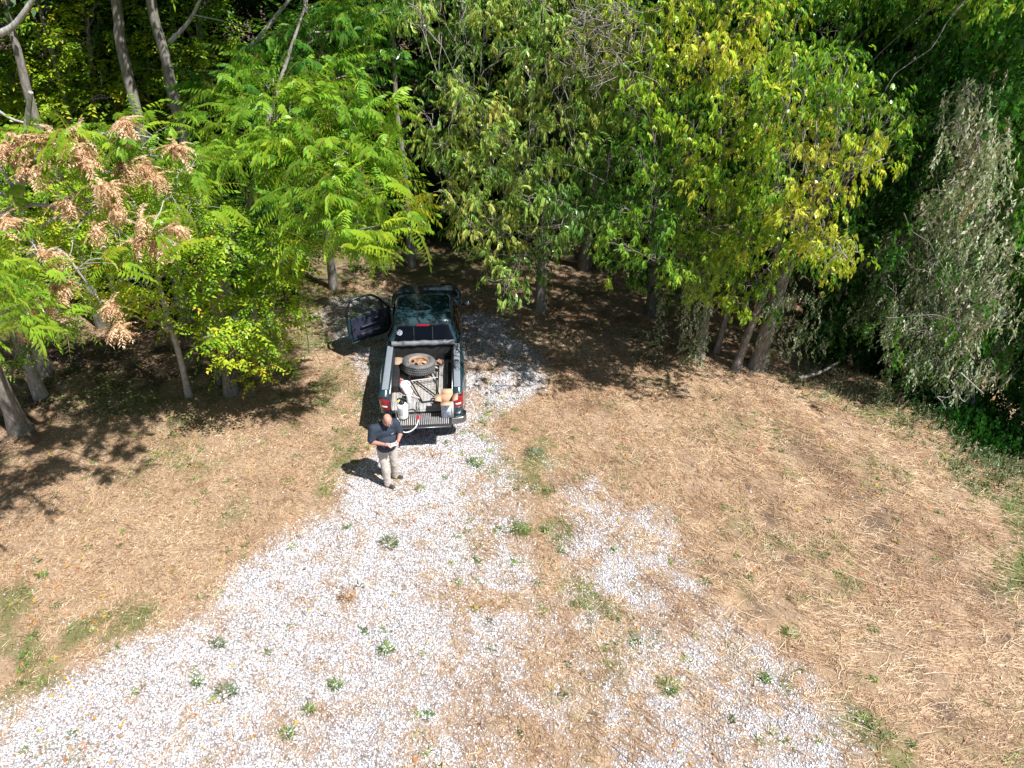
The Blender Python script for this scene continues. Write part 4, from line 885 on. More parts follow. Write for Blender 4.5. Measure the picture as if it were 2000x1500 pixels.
# rear bumper
q = smooth_path([(-.95, .10, .56), (-.93, -.04, .56), (-.75, -.13, .56), (0, -.15, .56), (.75, -.13, .56), (.93, -.04, .56), (.95, .10, .56)], 5)
bv, bf = [], []
for p_ in q: bv += [(p_[0], p_[1]-.0, .47), (p_[0]*1.005, p_[1]-.015, .50), (p_[0]*1.005, p_[1]-.015, .61), (p_[0], p_[1], .64), (p_[0]*.93, min(p_[1]+.11, .2), .64), (p_[0]*.93, min(p_[1]+.11, .2), .47)]
n6 = len(q); i, j = np.meshgrid(np.arange(n6-1), np.arange(6), indexing='ij'); bf = np.stack([i*6+j, (i+1)*6+j, (i+1)*6+(j+1) % 6, i*6+(j+1) % 6], -1).reshape(-1, 4)
bu = build('rear_bumper', [(np.array(bv), bf), (np.array(bv), np.array([[0, 1, 2, 3, 4, 5]])), (np.array(bv), np.array([[5, 4, 3, 2, 1, 0]])+6*(n6-1))], chrome, TR); bevel(bu, .008, 2)
build('step_pad', [box(-.62, -.125, .6425, .62, -.06, .65)], trimk, bu)
q = smooth_path([(-.9, 4.95, .5), (-.84, 5.28, .5), (-.5, 5.44, .5), (0, 5.48, .5), (.5, 5.44, .5), (.84, 5.28, .5), (.9, 4.95, .5)], 5)
build('front_bumper', tube(q, .09, 8), chrome, TR, smooth=True)
build('grille', [box(-.42, 5.365, .68, .42, 5.40, .92)]+[box(-.42, 5.40, .70+a*.05, .42, 5.41, .715+a*.05) for a in range(4)], trimk, TR)
for s in (-1, 1): build('headlight', [ellipsoid((s*.60, 5.30, .82), (.15, .07, .085))], whitel, TR, smooth=True)
# wheels
def tyre_prof(R, W, rin):
    h = W/2; return [(rin, -h*.80), (rin+.02, -h*.95), ((R+rin)/2, -h*1.06), (R*.94, -h*.95), (R*.985, -h*.82), (R, -h*.5), (R, -h*.36), (R-.012, -h*.34), (R-.012, -h*.28), (R, -h*.26), (R+.002, -h*.02), (R-.01, 0), (R+.002, h*.02), (R, h*.26), (R-.012, h*.28), (R-.012, h*.34), (R, h*.36), (R, h*.5), (R*.985, h*.82), (R*.94, h*.95), ((R+rin)/2, h*1.06), (rin+.02, h*.95), (rin, h*.80)]
def rim_geo(rin, W, holes=5):
    """dish with window openings, facing +z"""
    out = [lathe([(rin, -W*.4), (rin-.012, -W*.3), (rin-.03, 0), (rin-.012, W*.32), (rin+.012, W*.41), (rin+.004, W*.43), (rin-.008, W*.40), (rin-.03, W*.33)], 40)]
    nr, na = 10, 80; rr = np.linspace(.03, rin-.03, nr); th = np.arange(na)/na*2*math.pi; V_ = []
    for r_ in rr:
        z_ = W*(.28+.13*math.cos((r_-.03)/(rin-.06)*2.6)*(1 if r_ < rin*.6 else .5)); 
        for a in th: V_.append((r_*math.cos(a), r_*math.sin(a), z_+(.02 if (a*holes/(2*math.pi)) % 1 < .5 else 0)*(.4 < r_/rin < .85)))
    F_ = []
    for a in range(nr-1):
        for c_ in range(na):
            ph = ((c_+.5)/na*holes) % 1
            if 4 <= a <= 7 and .24 < ph < .76 and not (a in (4, 7) and not .34 < ph < .66): continue
            F_.append((a*na+c_, a*na+(c_+1) % na, (a+1)*na+(c_+1) % na, (a+1)*na+c_))
    out.append((np.array(V_), np.array(F_)))
    out.append(lathe([(.001, W*.46), (.032, W*.45), (.04, W*.42), (.04, W*.3)], 20))
    return out
def tread(R, W, nb=54):
    out = []
    for q in range(nb):
        a = q/nb*2*math.pi; r_ = np.array([math.cos(a), math.sin(a), 0]); t_ = np.array([-math.sin(a), math.cos(a), 0])
        for z_, sk in ((-W*.34, .3), (-W*.12, -.3), (W*.12, .3), (W*.34, -.3)):
            a2 = a+(.5*2*math.pi/nb if z_*sk > 0 else 0); r_ = np.array([math.cos(a2), math.sin(a2), 0]); t_ = np.array([-math.sin(a2), math.cos(a2), 0])
            out.append(obox(r_*(R+.003)+np.array([0, 0, z_]), r_*.003, t_*.013+np.array([0, 0, .004*sk]), (0, 0, W*.085)))
    return out
def wheel(parent, loc, M, rim_mat, R=.36, W=.235, nm='wheel'):
    w0 = empty(nm, loc); w0.parent = parent; w0.rotation_euler = Matrix(M).to_euler() if M is not None else (0, 0, 0)
    t_ = build('tyre', [lathe(tyre_prof(R, W, .195), 48)]+tread(R, W), rubber, w0, smooth=False)
    build('rim', rim_geo(.195, W), rim_mat, w0, smooth=True); return w0
for x_, y_ in ((.81, YR), (.81, YF), (-.81, YR), (-.81, YF)):
    wheel(TR, (x_, y_, .36), [[0, 0, 1 if x_ > 0 else -1], [0, 1, 0], [-1 if x_ > 0 else 1, 0, 0]], alloy)
for y_ in (YR, YF):
    for s in (-1, 1):
        th = np.linspace(-.35, math.pi+.35, 20); q = np.stack([np.full(20, s*.60), y_+np.cos(th)*(WR+.01), .37+np.sin(th)*(WR+.01)], -1); V_ = np.vstack([q, q+np.array([s*.30, 0, 0])]); f = np.arange(19)
        build('wheel_well', [(V_, np.stack([f, f+1, f+21, f+20], -1))], trimk, TR, smooth=True)
# cab: rings from belt to roof
def ring(hw, y0, y1, z_, n=96, ex=7., front_dip=0.):
    cy, hy = (y0+y1)/2, (y1-y0)/2; th = np.arange(n)/n*2*math.pi; c_, s_ = np.cos(th), np.sin(th); r_ = (np.abs(c_)**ex+np.abs(s_)**ex)**(-1/ex)
    return np.stack([hw*c_*r_, cy+hy*s_*r_, np.full(n, z_)], -1)
lv = [(0, .895, 2.06, 4.42), (.12, .85, 2.10, 4.24), (.30, .80, 2.155, 4.06), (.50, .755, 2.21, 3.92), (.70, .72, 2.27, 3.80), (.86, .69, 2.33, 3.70), (.95, .66, 2.40, 3.61), (1.0, .60, 2.50, 3.5), (1.018, .47, 2.66, 3.35), (1.030, .32, 2.80, 3.22), (1.037, .17, 2.90, 3.12), (1.040, .02, 2.98, 3.02)]
rings = [ring(a, b_, c_, 1.15+s*.56, ex=7 if s < .9 else (5 if s < 1.01 else 3)) for s, a, b_, c_ in lv]
VV = np.vstack(rings); n = 96; i, j = np.meshgrid(np.arange(len(lv)-1), np.arange(n), indexing='ij')
F = np.stack([i*n+j, i*n+(j+1) % n, (i+1)*n+(j+1) % n, (i+1)*n+j], -1).reshape(-1, 4); C = VV[F].mean(1); lev = i.ravel()
win = (lev >= 0) & (lev <= 3)
rear = win & (C[:, 1] < 2.35) & (np.abs(C[:, 0]) < .70-.12*lev*.25)
wind = win & (C[:, 1] > 3.75) & (np.abs(C[:, 0]) < .72-.03*lev)
sider = win & (C[:, 0] > .6) & (C[:, 1] > 2.4+.03*lev) & (C[:, 1] < 3.72-.0*lev) & (lev >= 0)
pillar = (C[:, 1] > 2.98) & (C[:, 1] < 3.04)
leftall = (C[:, 0] < -.6) & (C[:, 1] > DY0) & (C[:, 1] < DY1-.02) & (lev <= 4)
leftq = win & (C[:, 0] < -.6) & (C[:, 1] > 2.4) & (C[:, 1] < DY0-.08)
cab = build('cab', [(VV, F[~(rear | wind | (sider & ~pillar) | leftall | leftq)])], paint, TR, smooth=True)
w_ = cab.modifiers.new('solid', 'SOLIDIFY'); w_.thickness = .03; w_.offset = -1
rw = build('rear_window', [(VV*np.array([1, 1, 1])+np.array([0, .008, 0]), F[rear])], tinted, TR, smooth=True)
build('windshield', [(VV-np.array([0, .008, 0]), F[wind])], clear, TR, smooth=True)
build('side_window', [(VV-np.array([.008, 0, 0]), F[sider & ~pillar])], tinted, TR, smooth=True)
build('side_window', [(VV+np.array([.008, 0, 0]), F[leftq])], tinted, TR, smooth=True)
# black surround, sliding frame bars and the round sticker on the rear window
def rwp(x_, s, off=0): return np.array([x_, np.interp(s, [a[0] for a in lv], [a[2] for a in lv])-off, 1.15+s*.56])
for x_ in (-.22, .22): build('window_bar', tube([rwp(x_, .04, -.012), rwp(x_, .66, -.012)], .012, 6), trimk, rw)
nrm = nrmz(np.cross(rwp(1, 0)-rwp(0, 0), rwp(0, .6)-rwp(0, 0))); upv = nrmz(rwp(0, .6)-rwp(0, 0))
def disc(c, r0, r1, off, n=28):
    th = np.arange(n)/n*2*math.pi; o_ = np.array(c)+nrm*off; V_ = np.vstack([o_+np.outer(np.cos(th)*r, (1, 0, 0))+np.outer(np.sin(th)*r, upv) for r in (r0, r1)]); f = np.arange(n); return (V_, np.stack([f, (f+1) % n, n+(f+1) % n, n+f], -1))
sc_ = rwp(-.55, .50, .012); sgn = 1 if nrm[1] < 0 else -1
if sgn < 0: nrm = -nrm
dec_w = plain('decal_white', (.72, .74, .8), .4, var=.04); dec_b = plain('decal_blue', (.10, .16, .42), .4, var=.1)
dcl = build('sticker', [disc(sc_, .001, .066, .002)], dec_w, rw); tag(dcl, 'round white and blue sticker')
build('sticker_ring', [disc(sc_, .034, .048, .004), disc(sc_, .001, .007, .004)]+[obox(sc_+nrm*.004+upv*.008*q, np.array([1., 0, 0])*(.016-.004*abs(q)), nrm*.0008, upv*.0025) for q in (-1.6, 1.6)], dec_b, dcl)
bevel(build('brake_light', [obox((0, 2.262, 1.565), (.15, 0, 0), (0, .022, .004), (0, -.004, .018))], redl, TR), .008, 2)
# mirrors, wipers
def mirror(parent, s, loc):
    o = build('side_mirror', [ellipsoid(loc, (.105, .055, .085), 12)], paint, parent, smooth=True)
    build('mirror_arm', tube([(loc[0]-s*.16, loc[1]+.04, loc[2]-.05), (loc[0]-s*.04, loc[1]+.01, loc[2]-.02)], .02, 6), trimk, o)
    build('mirror_glass', [obox((loc[0], loc[1]-.052, loc[2]), (.08, 0, 0), (0, .004, 0), (0, 0, .06))], steel, o)
mirror(TR, 1, (1.07, 3.86, 1.22))
# interior
ins = [box(-.72, 2.12, .5, .72, 4.1, .54)]
bevel(build('dashboard', [box(-.76, 3.93, .86, .76, 4.26, 1.13)], trimk, TR), .05, 3)
for x_ in (-.38, .38):
    st = build('seat', [box(x_-.25, 2.95, .56, x_+.25, 3.5, .74)], seatm, TR); bevel(st, .05, 3)
    bk_ = build('seat_back', [obox((x_, 2.92, 1.0), (.24, 0, 0), (0, .07, .015), (0, -.08, .30))], seatm, st); bevel(bk_, .05, 3)
    hr = build('headrest', [obox((x_, 2.84, 1.37), (.13, 0, 0), (0, .045, 0), (0, 0, .075))], seatm, st); bevel(hr, .03, 3)
rs = build('seat', [box(-.68, 2.3, .56, .68, 2.6, .78), box(-.68, 2.2, .7, .68, 2.3, 1.14)], seatm, TR); bevel(rs, .04, 3)
q = np.array([(-.38+.18*math.cos(a), 3.78+.18*math.sin(a)*.4, 1.05+.18*math.sin(a)*.9) for a in np.linspace(0, 2*math.pi, 25)]); build('steering_wheel', tube(q, .014, 6, False), trimk, TR, smooth=True)
build('cab_floor', ins, trimk, TR)
# the open driver's door: its own frame, hinge at the front of the opening
HX, HY = -.925, 3.92
door = empty('driver_door', (HX, HY, 0), math.radians(-58)); door.parent = TR
tag(door, 'open driver door seen from its dark inner side')
DL = 1.19
outl = [(0, .50), (-.10, .47), (-DL+.06, .47), (-DL, .53), (-DL-.02, .9), (-DL, 1.18), (-DL+.03, 1.36), (-DL+.13, 1.60), (-DL+.24, 1.665), (-DL+.62, 1.67), (-.36, 1.57), (-.08, 1.24), (0, 1.14)]
wino = [(-.22, 1.165), (-DL+.09, 1.165), (-DL+.10, 1.34), (-DL+.19, 1.555), (-DL+.27, 1.61), (-DL+.62, 1.61), (-.40, 1.53)]
def plate(poly, x0, x1): return prism([(a, b_) for a, b_ in poly], 0, x0, x1)
low = [(0, .50), (-.10, .47), (-DL+.06, .47), (-DL, .53), (-DL-.02, .9), (-DL, 1.16), (0, 1.14)]
dp = build('door_panel', plate(low, -.06, .0), paint, door); bevel(dp, .015, 2)
fr = smooth_path([(-.03, y_, z_) for y_, z_ in outl[5:]], 4); build('window_frame', tube(fr, .032, 6), rubseal, door, smooth=True)
build('window_seal', tube(smooth_path([(.004, a, b_) for a, b_ in low[1:6]], 3), .016, 5), rubseal, door, smooth=True)
gp_ = plate([(a, b_) for a, b_ in wino], -.033, -.028); build('door_glass', gp_[1:2], clear, door)
card = [(-.09, .56), (-DL+.09, .56), (-DL+.07, .9), (-DL+.08, 1.16), (-.10, 1.15)]
cd = build('door_card', plate(card, .0, .035), intm, door); bevel(cd, .02, 2)
bevel(build('armrest', [obox((.065, -.62, .90), (.045, 0, 0), (0, .26, .0), (.01, .02, .025))], intm, cd), .02, 3)
bevel(build('map_pocket', [obox((.06, -.55, .66), (.03, 0, .005), (0, .36, 0), (0, 0, .05))], intm, cd), .015, 2)
build('door_handle', [obox((.045, -.42, 1.02), (.012, 0, 0), (0, .05, 0), (0, 0, .015))], steel, cd)
build('speaker_grille', [(lambda l: (l[0][:, [2, 0, 1]]+np.array([.036, -.24, .70]), l[1]))(lathe([(.0, .012), (.07, .01), (.08, 0)], 20))], trimk, cd)
build('reflector', [obox((.04, -DL+.16, .78), (.006, 0, 0), (0, .02, 0), (0, 0, .012))], redl, cd)
mr = build('side_mirror', [ellipsoid((-.17, -.20, 1.24), (.11, .06, .09), 12)], paint, door, smooth=True)
build('mirror_arm', tube([(-.03, -.16, 1.17), (-.12, -.19, 1.2)], .02, 6), trimk, mr)

# ---- helper: point in the truck's frame -> world
MT = Matrix.Translation(TR.location) @ Matrix.Rotation(math.radians(4.0), 4, 'Z')
def W(x_, y_, z_): return np.array((MT @ Vector((x_, y_, z_)))[:])
def Wp(px_, py_, z_): return G(px_, py_, z_)
RZ = math.radians(4.0)
# spare wheel lying in the bed (on the folded frame)
c = G(818, 712, 1.03)
MM = Matrix.Rotation(math.radians(-7), 3, 'X') @ Matrix.Rotation(math.radians(4), 3, 'Y')
sw = empty('spare_wheel', c); sw.rotation_euler = MM.to_euler(); tag(sw, 'spare tyre on a rusty tan five-hole rim lying in the truck bed', 'wheel')
build('tyre', [lathe(tyre_prof(.375, .24, .225), 56)]+tread(.375, .24), rubber, sw)
build('rim', rim_geo(.225, .24), rimm, sw, smooth=True)
# things under the wheel: a wooden crate carries it
woodm = plain('weathered_wood', (.30, .19, .12), .8, var=.35, scale=8, bump=.3)
o = build('wooden_pallet_piece', [box(-.24, -.26, 0, -.12, .2, .12), box(.12, -.26, 0, .24, .2, .12), box(-.26, .0, .1205, .26, .2, .14)], woodm); o.location = (c[0], c[1]+.05, .783); o.rotation_euler = (0, 0, RZ); bevel(o, .005, 1)
tag(o, 'low wooden support under the spare tyre', 'wood')
o = build('wood_block', [box(-.07, -.05, 0, .07, .05, .1)], plain('brown_block', (.30, .17, .12), .8, var=.3, scale=14, bump=.2)); o.location = G(859, 711, .99); o.rotation_euler = (.1, .25, -.5); bevel(o, .008, 2); tag(o, 'small brown wooden block right of the spare tyre', 'wood block')
o2 = build('pale_rag', [ellipsoid((0, 0, 0), (.07, .06, .03), 10)], plain('rag', (.6, .52, .48), .9, var=.3, scale=20, bump=.6)); o2.location = G(853, 716, .90); tag(o2, 'crumpled pale rag between the spare tyre and the block', 'rag')
# grey rug scraps and litter at the left wall of the bed
o = build('canvas_bag', [ellipsoid((0, 0, .04), (.16, .22, .06), 12)], plain('canvas', (.33, .24, .17), .9, var=.35, scale=12, bump=.6)); o.location = G(776, 708, .80); tag(o, 'dusty tan bag against the left wall of the truck bed', 'bag')
# red straps
redm = plain('red_strap', (.42, .06, .035), .6, var=.3, scale=20)
for k_, pts in enumerate([[(768, 716), (772, 721), (778, 723), (784, 727)], [(769, 722), (775, 725), (780, 729)]]):
    q = smooth_path([G(a, b_, .82) for a, b_ in pts], 5); c0 = q[0].copy(); o = build('tie_strap', tube(q-c0, .013, 5), redm, smooth=True); o.location = c0
    tag(o, 'long red strap curling by the left bed wall' if k_ == 0 else 'shorter red strap just below the long one', 'strap')
# tubular steel frame lying in the bed
z1 = .86
fm = plain('black_tube', (.03, .03, .033), .4, .3, .3, 10); wt = plain('bare_tube', (.60, .58, .62), .35, .4, .1, 10)
fpts = [((769, 711, .90), (798, 737, .90)), ((798, 737, .90), (825, 785, .815)), ((803, 737, .84), (851, 772, .84)), ((857, 716, .92), (855, 765, .84)), ((825, 785, .815), (861, 781, .815)), ((846, 727, .88), (855, 742, .90)), ((855, 765, .84), (861, 781, .815))]
c0 = G(820, 750, z1); fr_ = empty('tube_frame', c0); tag(fr_, 'folded black tubular frame with one bare metal crossbar lying in the truck bed', 'metal frame')
for a, b_ in fpts: build('black_tube', tube([G(*a)-c0, G(*b_)-c0], .017, 7), fm, fr_, smooth=True)
build('crossbar', tube([G(803, 744, .90)-c0, G(855, 737, .90)-c0], .013, 7), wt, fr_, smooth=True)
build('thin_bar', tube([G(811, 752, .86)-c0, G(857, 744, .87)-c0], .006, 6), fm, fr_, smooth=True)
q = np.array([G(849, 760, .86)-c0+np.array([.05*math.cos(a), .07*math.sin(a), .03*math.sin(a*.5)]) for a in np.linspace(0, 9, 30)]); build('wire_loop', tube(q, .004, 4), fm, fr_)
# white jug tipped over, black stick, white bottle, wand
whitep = plain('white_plastic', (.80, .80, .82), .35, var=.04, coat=.2)
def jugM(ax, ang): return Matrix.Rotation(ang, 3, ax)
jr = empty('white_jug', G(792, 758, .87)); jr.rotation_euler = (math.radians(-52), math.radians(-12), math.radians(35)); jr.scale = (1.3,)*3; tag(jr, 'white plastic jug with a red cap tipped over in the truck bed', 'jug')
jb = build('jug_body', [lathe([(.001, -.13), (.07, -.13), (.08, -.12), (.08, .05), (.07, .09), (.035, .12), (.024, .125), (.024, .14), (.001, .14)], 24)], whitep, jr, smooth=True)
build('jug_cap', [lathe([(.001, .165), (.028, .165), (.03, .14), (.03, .13)], 16)], plain('red_cap', (.65, .03, .06), .4), jr, smooth=True)
build('jug_handle', tube(smooth_path([(.03, 0, .11), (.085, 0, .1), (.105, 0, .04), (.078, 0, -.01)], 4), .012, 6), whitep, jr, smooth=True)
lb = lathe([(.0815, -.08), (.0815, .03)], 24); build('jug_label', [(lb[0], lb[1][4:15])], plain('pink_label', (.55, .38, .42), .5, var=.5, scale=18), jr)
o = empty('white_bottle', G(799, 786, .783)); tag(o, 'tall plain white bottle standing behind the sprayer', 'bottle')
build('bottle_body', [lathe([(.001, 0), (.045, 0), (.048, .01), (.048, .20), (.044, .215), (.001, .215)], 24)], whitep, o, smooth=True)
build('bottle_cap', [lathe([(.018, .215), (.02, .22), (.02, .245), (.001, .247)], 14)], whitep, o, smooth=True)
q = np.array([G(779, 762, .86), G(794, 772, .86)]); o = build('black_stick', [obox((q[1]-q[0])/2, (q[1]-q[0])/2, (.008, -.015, 0), (0, 0, .012))], trimk); o.location = q[0]; bevel(o, .004, 2); tag(o, 'black stick across the floor left of the tipped jug', 'stick')
o = build('black_box', [box(-.05, -.05, 0, .05, .05, .10)], trimk); o.location = G(790, 782, .783); o.rotation_euler = (0, 0, .2); bevel(o, .012, 2); tag(o, 'small black box behind the sprayer pump', 'box')
o = empty('spray_wand', G(806, 770, .87)); tag(o, 'white spray wand with red fittings on the bed floor', 'wand'); a0 = G(806, 770, .87); a1 = G(821, 779, .82)
build('wand_tube', tube([(0, 0, 0), a1-a0], .009, 6), whitep, o, smooth=True); build('wand_grip', tube([(a1-a0)*.9, (a1-a0)*1.15], .018, 7), redm, o, smooth=True); build('wand_tip', tube([(a1-a0)*-.05, (a1-a0)*.12], .013, 7), redm, o, smooth=True)
o = empty('power_tool', G(855, 784, .80)); tag(o, 'orange and black hand tool left of the cardboard box', 'tool')
build('tool_body', [ellipsoid((0, 0, .04), (.085, .06, .055), 12), ellipsoid((.08, -.02, .03), (.04, .035, .03), 10)], plain('rust_orange', (.33, .07, .03), .5, var=.4, scale=20), o, smooth=True)
build('tool_handle', tube(smooth_path([(-.05, .02, .06), (-.12, .04, .05), (-.14, .0, .03)], 4), .02, 7), trimk, o, smooth=True)
# cardboard box on the tailgate
card_m = plain('cardboard', (.52, .33, .22), .85, var=.1, scale=10); card_in = plain('cardboard_inside', (.36, .2, .13), .9, var=.1)
bc = G(873, 817, .766); bx = empty('cardboard_box', (bc[0]+.01, bc[1]+.14, .7665), math.radians(2)); tag(bx, 'open cardboard box with printed sides standing on the tailgate', 'box')
hb, hz = .128, .44
build('box_walls', [box(-hb, -hb, 0, hb, -hb+.006, hz), box(-hb, hb-.006, 0, hb, hb, hz), box(-hb, -hb+.0062, 0, -hb+.006, hb-.0062, hz), box(hb-.006, -hb+.0062, 0, hb, hb-.0062, hz), box(-hb+.0062, -hb+.0062, .001, hb-.0062, hb-.0062, .008)], card_m, bx)
def flap(ang, side):
    L_ = .115; v0, v1 = -hb+.004, hb-.004; c_, s_ = math.cos(ang), math.sin(ang); V_ = []
    for u_ in (0, L_):
        for v_ in (v0+(.0 if u_ == 0 else .006), v1-(.0 if u_ == 0 else .006)):
            for w2 in (0, .005): V_.append((v_, hb+u_*c_-w2*s_*.0, hz+u_*s_+w2))
    V_ = np.array(V_) @ rotm('Z', side).T
    return (V_, np.array([[0, 1, 3, 2], [4, 6, 7, 5], [0, 4, 5, 1], [2, 3, 7, 6], [0, 2, 6, 4], [1, 5, 7, 3]]))
for ang, side in ((.95, 0), (-.15, math.pi), (.15, math.pi/2), (.35, -math.pi/2)): build('flap', [flap(ang, side)], card_m, bx)
m, t, p, out = newmat('printed_board'); tc = t.nodes.new('ShaderNodeTexCoord').outputs['Object']
mp_ = t.nodes.new('ShaderNodeMapping'); mp_.inputs['Scale'].default_value = (1, 1, .8); t.links.new(tc, mp_.inputs[0])
t.links.new(ramp(t, noise_n(t, 26, 3, .5, mp_.outputs[0]), [(.50, (.62, .68, .8)), (.58, (.42, .54, .72)), (.66, (.10, .18, .28)), (.70, (.66, .7, .78))]), p.inputs['Base Color']); p.inputs['Roughness'].default_value = .5
build('printed_side', [box(-hb+.004, -hb-.003, .01, hb-.05, -hb-.0005, hz-.01), box(hb+.0005, -hb+.004, .01, hb+.003, hb-.004, hz-.01)], m, bx)
build('printed_strip', [box(hb-.048, -hb-.0032, .01, hb-.004, -hb-.0006, hz-.01)], plain('white_strip', (.66, .66, .6), .5, var=.25, scale=30), bx)
# pump sprayer on the tailgate
pc = G(787, 821, .766); ps = empty('pump_sprayer', (pc[0], pc[1]+.09, .7665)); ps.scale = (1.2, 1.2, 1.25); tag(ps, 'white pump sprayer with black pump head standing on the tailgate', 'sprayer')
build('tank', [lathe([(.001, .012), (.075, .01), (.092, .03), (.095, .06), (.095, .25), (.09, .28), (.065, .305), (.045, .31), (.001, .31)], 28)], whitep, ps, smooth=True)
gm = plain('grey_print', (.30, .31, .36), .5, var=.3, scale=30)
build('tank_markings', [(lambda l: (l[0], l[1][q*28+18:q*28+22]))(lathe([(.0965, .12+.012*k2) for k2 in range(12)], 28)) for q in (0, 2, 4, 6, 8, 10)]+[obox((-.05, -.0835, .18), (.0012, 0, 0), (0, .002, 0), (0, 0, .065))], gm, ps)
build('tank_base', [lathe([(.001, .0), (.085, .0), (.088, .012), (.08, .03)], 24)], trimk, ps, smooth=True)
build('pump_head', [lathe([(.046, .30), (.05, .31), (.05, .345), (.03, .36), (.022, .37), (.022, .385), (.001, .387)], 20)], trimk, ps, smooth=True)
build('pump_handle', tube(smooth_path([(-.075, 0, .385), (-.05, 0, .41), (0, 0, .415), (.05, 0, .41), (.075, 0, .385)], 4), .013, 7), trimk, ps, smooth=True)
bevel(build('yellow_tag', [obox((-.05, -.02, .372), (.025, 0, .01), (0, .018, 0), (0, 0, .003))], plain('yellow_tag', (.72, .62, .10), .5), ps), .002, 1)
build('clear_hose', tube(smooth_path([(-.045, -.02, .34), (-.11, -.02, .32), (-.118, -.02, .2), (-.112, -.03, .05), (-.08, -.08, .012)], 5), .009, 6), whitep, ps, smooth=True)
# black hose loop and the red-headed white hose
def gz(px_, py_, z_): return G(px_, py_, z_)
q = smooth_path([gz(797, 801, .80), gz(805, 799, .80), gz(812, 802, .80), gz(809, 807, .78), gz(799, 808, .775)], 6); c0 = q[0].copy(); o = build('black_hose', tube(q-c0, .010, 6), trimk, smooth=True); o.location = c0; tag(o, 'short loop of black hose beside the sprayer', 'hose')
q = smooth_path([gz(816, 782, .83), gz(814, 790, .82), gz(815, 800, .80), gz(817, 808, .79)], 5); c0 = q[0].copy(); o = build('wire_hook', tube(q-c0, .006, 5)+tube(q-c0+np.array([.045, 0, 0]), .006, 5), trimk, smooth=True); o.location = c0; tag(o, 'thin dark wire running down onto the tailgate', 'wire')
a0 = gz(817, 812, .80); hs = empty('spray_hose', a0); tag(hs, 'white hose with a red head drooping off the tailgate behind the man', 'hose')
q = smooth_path([gz(817, 820, .785), gz(815.5, 826, .80), gz(812, 834, .77), gz(804, 841, .71), gz(794, 844.5, .69), gz(787, 843, .69), gz(781, 837, .72)], 6)
build('hose_tube', tube(q-a0, .013, 7), whitep, hs, smooth=True); build('hose_head', tube(smooth_path([a0-a0, gz(817, 817, .79)-a0, gz(817, 820.5, .785)-a0], 3), [.022, .024, .03, .03, .03, .028, .018], 8), plain('bright_red', (.62, .015, .03), .35, coat=.5), hs, smooth=True)

# ================= THE MAN
def capsule(a, b, ra, rb, n=14, sq=1.):
    a, b = np.array(a, float), np.array(b, float); d = b-a; L = np.linalg.norm(d)+1e-6; z = d/L
    ph = np.linspace(-math.pi/2, 0, 6); prof = [(max(ra*math.cos(p_), 1e-4), ra*math.sin(p_)) for p_ in ph]+[(rb*math.cos(p_) if p_ < 1.57 else 1e-4, L+rb*math.sin(p_)) for p_ in np.linspace(0, math.pi/2, 6)]
    x = np.cross(z, (0, 0, 1.)) if abs(z[2]) < .95 else np.cross(z, (1., 0, 0)); x /= np.linalg.norm(x); y = np.cross(z, x)
    V_, F_ = lathe(prof, n); V_ = np.outer(V_[:, 0], x)+np.outer(V_[:, 1]*sq, y)+np.outer(V_[:, 2], z)+a
    return [(V_, F_), (V_, np.arange(n)[::-1][None]), (V_, ((len(prof)-1)*n+np.arange(n))[None])]
def ell(c, r, M=None, n=16):
    V_, F_ = ellipsoid(c, r, n, M); k_ = n; return [(V_, F_), (V_, np.arange(k_)[::-1][None]), (V_, (len(V_)-k_+np.arange(k_))[None])]
def fuse(name, chunks, m_, parent, vox=.01, sm=3, disp=0.):
    """melt overlapping shapes into one continuous skin and bake it"""
    o = build(name, chunks, m_, None); r_ = o.modifiers.new('r', 'REMESH'); r_.mode = 'VOXEL'; r_.voxel_size = vox; r_.use_smooth_shade = True
    s_ = o.modifiers.new('s', 'SMOOTH'); s_.iterations = sm; s_.factor = .6
    if disp:
        tx = bpy.data.textures.new('folds', 'CLOUDS'); tx.noise_scale = .09; dd = o.modifiers.new('d', 'DISPLACE'); dd.texture = tx; dd.strength = disp; dd.mid_level = .5
    dg = bpy.context.evaluated_depsgraph_get(); me = bpy.data.meshes.new_from_object(o.evaluated_get(dg)); old = o.data; o.modifiers.clear(); o.data = me; bpy.data.meshes.remove(old)
    if not me.materials: me.materials.append(m_)
    o.parent = parent; return o
skin = plain('skin', (.54, .27, .21), .42, var=.12, scale=9); 
for n_ in skin.node_tree.nodes:
    if n_.type == 'BSDF_PRINCIPLED': n_.inputs['Subsurface Weight'].default_value = .12; n_.inputs['Subsurface Radius'].default_value = (.02, .008, .004)
navy = plain('navy_polo', (.022, .034, .055), .85, var=.18, scale=14, bump=.2); khaki = plain('khaki_cloth', (.52, .475, .43), .9, var=.08, scale=14, bump=.2); shoem = plain('black_shoe', (.035, .035, .04), .5, var=.2)
pf_r, pf_l = G(758, 951), G(772, 934)                   # his right (nearer) and left foot
po = (pf_r+pf_l)/2; po[2] = 0
MAN = empty('person', po); tag(MAN, 'bald heavyset man in navy polo and khaki trousers looking down at his hands', 'person')
f_ = nrmz(np.array([.42, -.9, 0])); l_ = np.array([-f_[1], f_[0], 0]); up_ = np.array([0, 0, 1.])   # l_ = towards his left
def Q(l, f, z): return l_*l+f_*f+up_*z*1.05
hipR, hipL = Q(-.11, .0, .93), Q(.11, .0, .93)
aR = pf_r-po+np.array([0, .03, .09]); aL = pf_l-po+np.array([0, .02, .09])
kR, kL = (hipR+aR)/2+Q(0, .05, .0), (hipL+aL)/2+Q(0, .04, .0); kR[2] = kL[2] = .5
shR, shL = Q(-.215, .0, 1.45), Q(.215, .0, 1.45)
elR, elL = Q(-.30, .05, 1.19), Q(.29, .05, 1.20)
dev = Q(.05, .37, 1.255)
haR, haL = dev-Q(.115, .03, .0), dev+Q(.115, -.03, .02)
